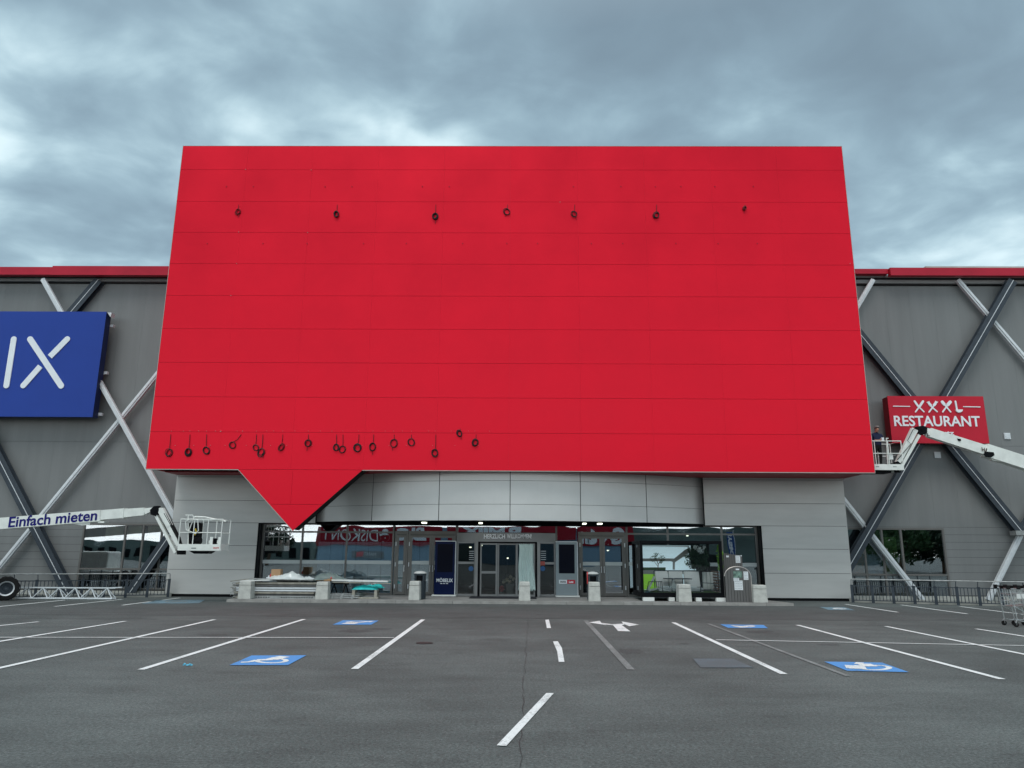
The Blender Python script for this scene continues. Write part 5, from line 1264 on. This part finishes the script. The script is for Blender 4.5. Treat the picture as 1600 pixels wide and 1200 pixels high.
# ================================================================== ARCHED BOARD + rear board
def board(x0p, x1p, ytop, ybot, Yb, lab, arch):
    x0, x1 = P(x0p, 925, Yb).x, P(x1p, 925, Yb).x; z1 = zat((x0p + x1p) / 2, ytop, Yb); zb = PZ
    T = thing('sample_board', lab, 'display board', ((x0 + x1) / 2, Yb, PZ), 'decking sample boards beside the showcase')
    n = 9; w = (x1 - x0) / n; r = (x1 - x0) / 2; cx_ = (x0 + x1) / 2
    def top(x):
        if not arch: return z1 - .10 * (x - x0) / (x1 - x0)
        u = min(1, abs(x - cx_) / r); return z1 - r * .72 * (1 - math.sqrt(max(0, 1 - u ** 2.2)))
    g = MB()
    for i in range(n):
        a, b = x0 + w * i + .006, x0 + w * (i + 1) - .006
        q0 = [(a, zb), (b, zb)] + [(b + (a - b) * k / 4, top(b + (a - b) * k / 4)) for k in range(5)]
        g.prism(q0, (0, Yb, 0), (1, 0, 0), (0, 0, 1), (0, .04, 0))
    g.build('planking', 'wpc', T)
    g = MB(); g.prism([(x0, zb)] + [(x1, zb)] + [(x1 + (x0 - x1) * k / 16, top(x1 + (x0 - x1) * k / 16) - .004) for k in range(17)], (0, Yb + .02, 0), (1, 0, 0), (0, 0, 1), (0, .03, 0)); g.build('backing', 'black', T)
    if arch:
        g = MB(); pts = [Vector((x0 + (x1 - x0) * (.5 - .5 * math.cos(math.pi * k / 24)), Yb + .02, 0)) for k in range(25)]
        pts = [Vector((p.x, p.y, top(p.x) + .01)) for p in pts]; pts[-1].x += .012; pts[0].x -= .012
        pts += [Vector((x1 + .012, Yb + .02, zb))]; g.tube(pts, .022, 6); g.build('edge_trim', 'trim', T)
    return T
T = board(1134, 1174.5, 886, 943, 27.45, 'grey arched decking board with several white notices, right of the showcase', True)
def sheetp(T, x0p, y0p, x1p, y1p, Y, mt_, name, lines=0, pic=None, label=None):
    a, b = P(x0p, y0p, Y), P(x1p, y1p, Y); g = MB(); g.box(a.x, b.x, Y - .006, Y - .001, b.z, a.z); o = g.build(name, mt_, T, label=label)
    if lines:
        g = MB(); h_ = a.z - b.z
        for k in range(lines):
            z = a.z - h_ * (k + .7) / (lines + .5); x = a.x + .02
            while x < b.x - .05: w = random.uniform(.02, .05); g.box(x, x + w, Y - .009, Y - .0065, z, z + .008); x += w + .015
        g.build('print', 'ink', o)
    return o
Ya = 27.449
sheetp(T, 1149.5, 888.5, 1155, 890.8, Ya, 'paper', 'notice')
sheetp(T, 1145.5, 892.5, 1160, 903, Ya, mat('garden_photo', (.14, .22, .18), var=.8, scale=9), 'photo_print')
sheetp(T, 1146, 903, 1155, 908, Ya - .008, 'paper', 'notice', 2)
sheetp(T, 1147, 907, 1161, 922, Ya, 'paper', 'notice', 5)
sheetp(T, 1161.5, 893, 1169.5, 906, Ya, 'paper', 'notice', 5)
T = board(1133.5, 1163, 864, 930, 28.6, 'taller grey decking board with two white notices, behind the arched board', False)
sheetp(T, 1134.5, 868, 1139, 870.8, 28.599, 'paper', 'notice'); sheetp(T, 1149, 868, 1157, 879.5, 28.599, 'paper', 'notice', 5); sheetp(T, 1157, 867.5, 1159, 869.2, 28.599, 'paper', 'notice')

# ================================================================== SCAFFOLD STACK
sx0, sx1 = P(366, 925, 27.9).x, P(500, 925, 27.9).x; Ls = sx1 - sx0
def make_deck():
    T = thing('scaffold_deck', '', 'scaffold deck', (0, 0, 0), 'scaffold decks stacked on the pavement')
    g = MB(); g.box(.12, Ls - .16, -.16, .16, .005, .022); g.box(.12, Ls - .16, -.165, -.15, .005, .072); g.box(.12, Ls - .16, .15, .165, .005, .072); g.box(.10, .13, -.16, .16, .005, .07); g.box(Ls - .17, Ls - .14, -.16, .16, .005, .07)
    g.build('deck', 'steel', T)
    for x, s_ in ((.1, -1), (Ls - .14, 1)):
        for y in (-.12, .12):
            g = MB(); g.tube([(x, y, .05), (x + s_ * .08, y, .062), (x + s_ * .14, y, .045), (x + s_ * .13, y, .015)], .014, 6); g.build('hook', 'steel', T)
    return T
dk = make_deck(); nL = 7; hh = (zat(430, 908, 27.9) - PZ - .02) / nL
for i in range(nL):
    for j in range(2):
        o = dk if (i == 0 and j == 0) else copy_tree(dk)
        o.location = (sx0 + random.uniform(-.05, .06), 27.85 + .38 * j + random.uniform(-.03, .03), PZ + i * hh); o.scale = (1, 1, hh / .098)
        o.rotation_euler[2] = R(random.uniform(-.6, .6))
        for ch in [q for q in bpy.data.objects if q.parent == o and q.name.startswith('deck')]:
            ch.material_slots[0].link = 'OBJECT'; ch.material_slots[0].material = M[random.choice(('steel', 'steel_warm', 'steel_warm', 'galv', 'steel_dark'))]
        o['label'] = '%s grey scaffold deck from the bottom in the %s stack between the two left bollards' % (ORD[i], 'front' if j == 0 else 'rear')
for k in range(7):                                               # dark holes in the lowest beam
    pass
g = MB(); zb_ = PZ + .03
zt_ = PZ + nL * hh + .01
# perforated rail in front
z = zat(430, 933.3, 27.62); xa, xb = P(392, 933, 27.62).x, P(492, 933, 27.62).x; T = thing('perforated_rail', 'long steel rail with a row of holes leaning on the bottom of the scaffold stack', 'rail', ((xa + xb) / 2, 27.62, PZ))
g = MB(); g.box(xa, xb, 27.62, 27.65, z - .05, z + .05); g.build('rail', 'steel', T)
g = MB()
for k in range(24):
    if 6 < k < 11: continue
    x = xa + .1 + k * (xb - xa - .2) / 23; g.box(x - .02, x + .02, 27.614, 27.6195, z - .018, z + .018)
g.build('slots', 'black', T)
# boards on the stack
def plank(p, q, Y, w, t, mt_, lab, name='board', cat='board', grp=None):
    a, b = P(*p, Y), P(*q, Y); g = MB(); g.beam(a, b, w, t); return tag(g.build(name, mt_), lab, cat, grp)
plank((378, 907.5), (424, 906.3), 27.8, .4, .035, 'board', 'short white board on top of the left end of the scaffold stack')
plank((392, 904.2), (492, 906), 28.1, .45, .03, 'steel', 'long grey metal sheet on top of the scaffold stack', 'metal_sheet', 'metal sheet')
plank((418, 902.6), (496, 904), 28.3, .3, .04, 'galv', 'pale metal profile lying under the plastic sheeting', 'metal_profile', 'profile')
plank((360, 908.3), (396, 903.5), 28.0, .05, .03, 'steel_warm', 'thin grey batten sticking out at the left end of the stack', 'batten', 'batten')
plank((520, 906.3), (607, 908.5), 28.0, .35, .05, 'board', 'long white board resting on the trestle right of the stack')
plank((520, 909.6), (611, 911.8), 27.85, .05, .03, 'steel_warm', 'thin pale batten under the long white board', 'batten', 'batten')
def crumple(px0, px1, ybase, peaks, Y0_, depth, mt_, seed, name, lab, cat, zb=None, amp=.05):
    x0, x1 = P(px0, ybase, Y0_).x, P(px1, ybase, Y0_).x; zbase = zat((px0 + px1) / 2, ybase, Y0_) if zb is None else zb
    nx, ny = 60, 22; vs = []; fs = []
    for j in range(ny + 1):
        v = j / ny
        for i in range(nx + 1):
            u = i / nx; px = px0 + (px1 - px0) * u; h_ = 0
            for (pc__, ph, pw) in peaks: h_ += ph * math.exp(-((px - pc__) / pw) ** 2)
            env = math.sin(math.pi * min(1, max(0, v))) ** .5 * min(1, u * 10, (1 - u) * 10)
            n_ = noise.noise(Vector((u * 9 + seed, v * 4, seed))) * amp + noise.noise(Vector((u * 26, v * 10 + seed, 3))) * amp * .6
            vs.append((x0 + (x1 - x0) * u, Y0_ + depth * v + n_ * .5, zbase + max(0, (h_ + n_ * 1.3) * env)))
    for j in range(ny):
        for i in range(nx): a = j * (nx + 1) + i; fs.append((a, a + 1, a + nx + 2, a + nx + 1))
    g = MB(); g._add(vs, fs); o = g.build(name, mt_, smooth=False); return tag(o, lab, cat)
zs_ = zt_ + .05
crumple(411, 490, 902, [(452, .27, 9), (438, .15, 12), (464, .12, 5), (420, .09, 10), (478, .08, 14)], 27.95, .6, 'film_sheet', 1.3, 'plastic_sheet', 'crumpled white plastic sheeting heaped on the scaffold stack', 'plastic sheet', zs_)
crumple(486, 540, 903, [(503, .24, 14), (520, .15, 10), (534, .06, 8)], 28.0, .6, 'grey_sheet', 5.1, 'tarpaulin', 'crumpled grey green tarpaulin right of the white sheeting', 'tarpaulin', zs_)
g = MB(); c = P(432, 897, 28.3); g.box(c.x - .17, c.x + .17, 28.2, 28.5, zs_, zat(432, 889.5, 28.3)); tag(g.build('cardboard_box', 'card', bevel=.005), 'small cardboard box behind the plastic sheeting', 'box')
T = thing('work_glove_bundle', 'orange and white bundle standing beside the cardboard box', 'bundle', tuple(P(423, 899, 28.35)))
g = MB(); c = P(423, 897, 28.35); g.tube([(c.x - .02, c.y, zs_), (c.x + .02, c.y, zs_ + .16), (c.x + .07, c.y, zs_ + .22)], [.04, .05, .04], 8); g.build('handle', 'red_plastic', T)
g = MB(); g.tube([(c.x - .06, c.y - .05, zs_), (c.x - .04, c.y - .05, zs_ + .14)], [.03, .035], 8); g.build('label', 'paper', T)
# trestle, tubes, teal sheet, timber offcuts right of the stack
zt3 = zat(560, 911, 27.95)
T = thing('trestle', 'dark folding trestle carrying the long white board', 'trestle', (P(530, 930, 27.95).x, 27.95, PZ))
for px in (522, 540):
    g = MB(); c = P(px, 920, 27.95)
    for s_ in (-1, 1): g.beam((c.x + s_ * .14, 27.95 + s_ * .1, PZ), (c.x, 27.95, zt3 - .03), .03, .03)
    g.build('leg', 'black', T)
g = MB(); a, b = P(518, 912, 27.95), P(545, 912, 27.95); g.box(a.x, b.x, 27.92, 27.99, zt3 - .05, zt3 - .005); g.build('crossbar', 'black', T)
crumple(548, 590, 921, [(560, .10, 12), (575, .10, 14)], 27.9, .4, 'teal', 8.2, 'teal_sheet', 'bright turquoise sheet bundled under the long white board', 'sheet', zat(570, 921.3, 27.9), .03)
crumple(556, 600, 917, [(590, .10, 8), (575, .08, 14)], 28.25, .3, 'teal', 2.2, 'teal_sheet', 'darker fold of turquoise sheet behind the bright one', 'sheet', zat(570, 919, 28.2), .05)
g = MB(); a, b = P(549, 923, 28.0), P(592, 923, 28.0); g.box(a.x, b.x, 27.9, 28.3, PZ + .0, PZ + .05); g.box(a.x + .05, a.x + .15, 27.9, 28.3, PZ + .05, zat(570, 921.5, 27.95)); g.box(b.x - .15, b.x - .05, 27.9, 28.3, PZ + .05, zat(570, 921.5, 27.95)); tag(g.build('timber_rack', 'steel_warm'), 'low rack holding the turquoise sheet off the pavement', 'rack')
for i in range(9):
    a = P(511 + i * 1.2, 936.5 - i * .5, 27.5 + i * .07); b = P(560 + i * 1.5, 930 - i * .7, 27.9 + i * .1)
    a.z = PZ + .03 + (i % 3) * .06; b.z = PZ + .03 + (i % 3) * .06; T = thing('scaffold_tube', '%s scaffold tube from the front in the heap right of the second bollard' % ORD[i], 'scaffold tube', tuple(a), 'heap of scaffold tubes')
    g = MB(); g.tube([a, b], .024, 8); g.build('tube', 'steel', T)
    for k in (.15, .45, .8): c = a.lerp(b, k); g = MB(); g.box(c.x - .04, c.x + .04, c.y - .035, c.y + .035, c.z - .03, c.z + .04); g.build('coupler', 'steel', T)
for i, (px, py, col_) in enumerate(((512, 905, 'timber'), (517, 903.5, 'card'), (500, 905.5, 'timber'))):
    g = MB(); c = P(px, py, 27.95 + .1 * i); g.box(c.x - .12, c.x + .12, c.y - .08, c.y + .08, zs_ - .03, zs_ + .03 + .02 * i)
    tag(g.build('timber_offcut' if i != 1 else 'cardboard_piece', col_), ('orange brown timber offcut at the right end of the stack', 'flat piece of cardboard behind the timber offcut', 'pale timber offcut left of the cardboard piece')[i], 'offcut')
g = MB(); c = P(517.5, 903, 28.0); g.tube([(c.x, 28.0, zs_ + .05), (c.x, 28.0, zs_ + .12)], [.03, .015], 8); tag(g.build('spray_can', 'red_plastic', smooth=True), 'small red can on the offcuts at the right end of the stack', 'can')
# cable drum / grey bits inside the stack end
g = MB()
for k in range(14):
    a = P(497 + random.uniform(-4, 6), 912 + k * 1.7, 27.75); b = a + Vector((random.uniform(.1, .3), random.uniform(-.05, .05), random.uniform(-.04, .04))); g.tube([a, b], .018, 6)
for k in range(10):
    a = P(362 + random.uniform(-2, 8), 913 + k * 2.3, 27.75); b = a + Vector((random.uniform(.2, .4), random.uniform(-.05, .05), random.uniform(-.03, .03))); g.tube([a, b], .014, 6)
tag(g.build('loose_rods', 'steel_warm'), 'thin metal rods sticking out of both ends of the scaffold stack', 'rods', kind='stuff')
for i, (px, py) in enumerate(((446, 912.5), (480, 921))):
    pass

# ================================================================== SHOPPING CARTS
def make_cart():
    T = thing('shopping_cart', '', 'shopping cart', (0, 0, 0), 'shopping carts nested at the right edge')
    g = MB(); r = .011
    for s_ in (-.26, .26):
        g.tube([(-.28, s_, .98), (-.20, s_, .55), (-.17, s_, .18), (-.05, s_, .14), (.62, s_ * .8, .14)], r * 1.2, 8)
        g.tube([(-.17, s_, .18), (-.22, s_, .10)], r, 6)
        g.tube([(.62, s_ * .8, .14), (.10, s_, .34), (-.19, s_, .50)], r, 6)
    g.tube([(.62, -.21, .14), (.62, .21, .14)], r * 1.2, 8); g.build('chassis', 'chrome', T)
    g = MB(); w = .0045
    def at(u, v, s_): # basket side: u length, v height
        zb, zt_ = .50 + .10 * u, .95 - .10 * u; return Vector((-.20 + .95 * u - .05 * (1 - v) * 0, s_ * (.25 - .06 * u) * (.86 + .14 * v), zb + (zt_ - zb) * v))
    for s_ in (-1, 1):
        for i in range(15): u = i / 14; g.tube([at(u, 0, s_), at(u, 1, s_)], w, 4)
        for j in range(5): g.tube([at(0, j / 4, s_), at(1, j / 4, s_)], w if j < 4 else .008, 5)
    for i in range(15): u = i / 14; g.tube([at(u, 0, -1), at(u, 0, 1)], w, 4)
    for i in range(8):
        k = -1 + 2 * i / 7; g.tube([at(1, 0, 1) * (1 + k) / 2 + at(1, 0, -1) * (1 - k) / 2, at(1, 1, 1) * (1 + k) / 2 + at(1, 1, -1) * (1 - k) / 2], w, 4)
    for j in range(4): g.tube([at(1, j / 3, -1), at(1, j / 3, 1)], w, 4); g.tube([at(0, j / 3, -1), at(0, j / 3, 1)], w, 4)
    g.build('basket', 'chrome', T)
    g = MB(); g.tube([(-.30, -.27, 1.0), (-.30, .27, 1.0)], .018, 8); g.box(-.33, -.25, -.29, -.24, .93, 1.03); g.box(-.33, -.25, .24, .29, .93, 1.03); g.box(-.31, -.27, -.03, .05, .94, 1.0); g.build('handle', 'rubber', T)
    g = MB(); g.box(-.10, .12, -.262, -.256, .70, .82); g.build('panel', 'board', T)
    for x, s_ in ((-.2, -.24), (-.2, .24), (.6, -.2), (.6, .2)):
        g = MB(); g.tube([(x, s_ - .016, .062), (x, s_ + .016, .062)], .062, 14); wo = g.build('wheel', 'rubber', T)
        g = MB(); g.beam((x, s_ - .022, .15), (x, s_ - .022, .05), .03, .006, up=(1, 0, 0)); g.beam((x, s_ + .022, .15), (x, s_ + .022, .05), .03, .006, up=(1, 0, 0)); g.build('fork', 'chrome', wo)
    return T
ct = make_cart(); c = G(1571, 980)
for i in range(5):
    o = ct if i == 0 else copy_tree(ct)
    o.location = (c.x + .52 + .26 * i, c.y + .30, 0); o['label'] = '%s shopping cart from the left in the nested row at the right edge' % ORD[i]

# ================================================================== OPPOSITE SIDE OF THE CAR PARK (seen mirrored in the glass)
YO = -50.0; YM = 2 * YG - YO
def O(px, py): p = P(px, py, YM); return p
OB = thing('opposite_store', 'pale blue hall with a dark red fascia mirrored in the shop glass', 'building', (O(740, 862).x, YO, 0))
def rect(x0p, x1p, y0p, y1p, y, t_, mt_, name, par):
    a, b = O(x0p, y0p), O(x1p, y1p); g = MB(); g.box(a.x, b.x, y - t_, y, max(0, b.z), a.z); return g.build(name, mt_, par)
rect(497, 985, 823, 900, YO - .2, 12, 'opp_wall', 'wall', OB)
fa = rect(495, 690, 822.5, 853, YO, .19, 'opp_red', 'fascia', OB); rect(700, 900, 821.5, 845, YO, .19, 'opp_red', 'fascia', OB); rect(902, 990, 822.5, 853, YO, .19, 'opp_red', 'fascia', OB)
def mtext(body, x0p, x1p, y0p, y1p, mt_, bold, y=YO + .02):
    a, b = O(x1p, y1p), O(x0p, y0p); g = MB(); g.text(body, (a.x, y, a.z), (b.x - a.x, 0, 0), (0, 0, b.z - a.z), (0, .05, 0), bold); g.build('lettering', mt_, OB)
mtext('DISKONT', 505, 590, 827, 845, 'letter', .0)
mtext('&', 592, 611, 826, 846, 'letter', .06)
mtext('BIG', 619, 664, 826, 846, 'letter', .05)
mtext('P MIIX', 722, 813, 822.5, 838, 'letter', .06)
mtext('Gartn', 906, 978, 824.8, 851, 'letter', .06)
rect(550, 600, 862, 873, YO + .05, .1, 'frame', 'name_board', OB); rect(557, 566, 863.5, 871, YO + .1, .04, 'red_text', 'emblem', OB); mtext('MARKT', 568, 587, 865, 870, 'letter', 0, YO + .06)
rect(576, 598, 891, 901, YO + .1, .1, 'opp_red', 'poster', OB)
rect(700, 735, 850, 905, YO + .0, .1, 'opp_grey', 'entrance', OB)
OH = thing('opposite_hall', 'grey hall with long windows at the far end of the car park', 'building', (O(1100, 862).x, YO - 20, 0))
g = MB(); a = O(1000, 819); b = O(1330, 862); g.box(a.x, b.x + 12, YO - 40, YO - 16, 0, a.z); g.build('wall', 'opp_grey', OH)
OH2 = thing('opposite_shed', 'dark shed across the car park to the left', 'building', (O(420, 862).x, YO - 20, 0))
g = MB(); a = O(80, 842); b = O(494, 862); g.box(a.x - 20, b.x, YO - 40, YO - 16, 0, a.z); g.build('wall', 'opp_grey', OH2)
g = MB(); 
for k in range(30): x = a.x - 18 + k * 2.2; g.box(x, x + 1.2, YO - 15.99, YO - 15.9, .6, 2.2)
g.build('window', 'black', OH2)
# flag banner with vertical lettering
c = O(1143, 862); Yj = YO + 30; c = P(1143, 862, 2 * YG - Yj)
FB = thing('flag_banner', 'tall blue advertising flag with white vertical lettering across the car park', 'flag', (c.x, Yj, 0))
def Oj(px, py): return P(px, py, 2 * YG - Yj)
a, b = Oj(1136, 830), Oj(1150, 868); g = MB(); g.box(a.x, b.x, Yj - .02, Yj, b.z, a.z); g.build('cloth', mat('flag_blue', (.015, .07, .25)), FB)
g = MB(); x = b.x; g.tube([(x, Yj - .01, 0), (x, Yj - .01, a.z + .1)], .03, 6); g.build('pole', 'galv', FB)
g = MB(); a, b = Oj(1138, 832), Oj(1148, 867); g.text('JYSK', (b.x, Yj + .005, a.z), (0, 0, b.z - a.z), (a.x - b.x, 0, 0), (0, .01, 0), .06); g.build('lettering', 'letter', FB)
# trees across the car park, mirrored in the right-hand panes
def far_tree(x, y, h, r, lab, mt_='leaf_dark'):
    T = thing('broadleaf_tree', lab, 'tree', (x, y, 0), 'trees across the car park')
    g = MB(); g.tube([(x, y, 0), (x + .1, y, h * .35), (x, y + .1, h * .7)], [.22, .16, .06], 8)
    for k in range(6): t_ = k * 1.05; g.tube([(x, y, h * .35), (x + r * .6 * math.cos(t_), y + r * .6 * math.sin(t_), h * .65)], [.09, .03], 6)
    g.build('trunk', 'bark', T)
    g = MB()
    for _ in range(46):
        t_ = random.uniform(0, 6.28); rr = r * math.sqrt(random.random()); c = Vector((x + rr * math.cos(t_), y + rr * math.sin(t_), h * .55 + random.uniform(-.34, .42) * h * math.sqrt(max(0, 1 - (rr / r) ** 2))))
        blob(g, c, r * .30, 70, .20)
    g.build('crown', mt_, T)
far_tree(41.5, -12, 6.0, 3.0, 'tall broadleaf tree across the car park on the far right'); far_tree(38.5, -18, 5.6, 2.6, 'broadleaf tree beside the tall one across the car park', 'leaf')
far_tree(44.5, -17, 6.2, 3.0, 'broadleaf tree at the right end of the mirrored row across the car park'); far_tree(35.5, -9, 5.2, 2.4, 'small broadleaf tree at the left end of the mirrored row', 'leaf'); far_tree(39.5, -9, 4.6, 2.2, 'small broadleaf tree in the middle of the mirrored row')
far_tree(36, -40, 7, 2.6, 'broadleaf tree nearest the grey hall across the car park', 'leaf'); far_tree(-31.5, -34, 5.6, 2.6, 'broadleaf tree before the dark shed across the car park')
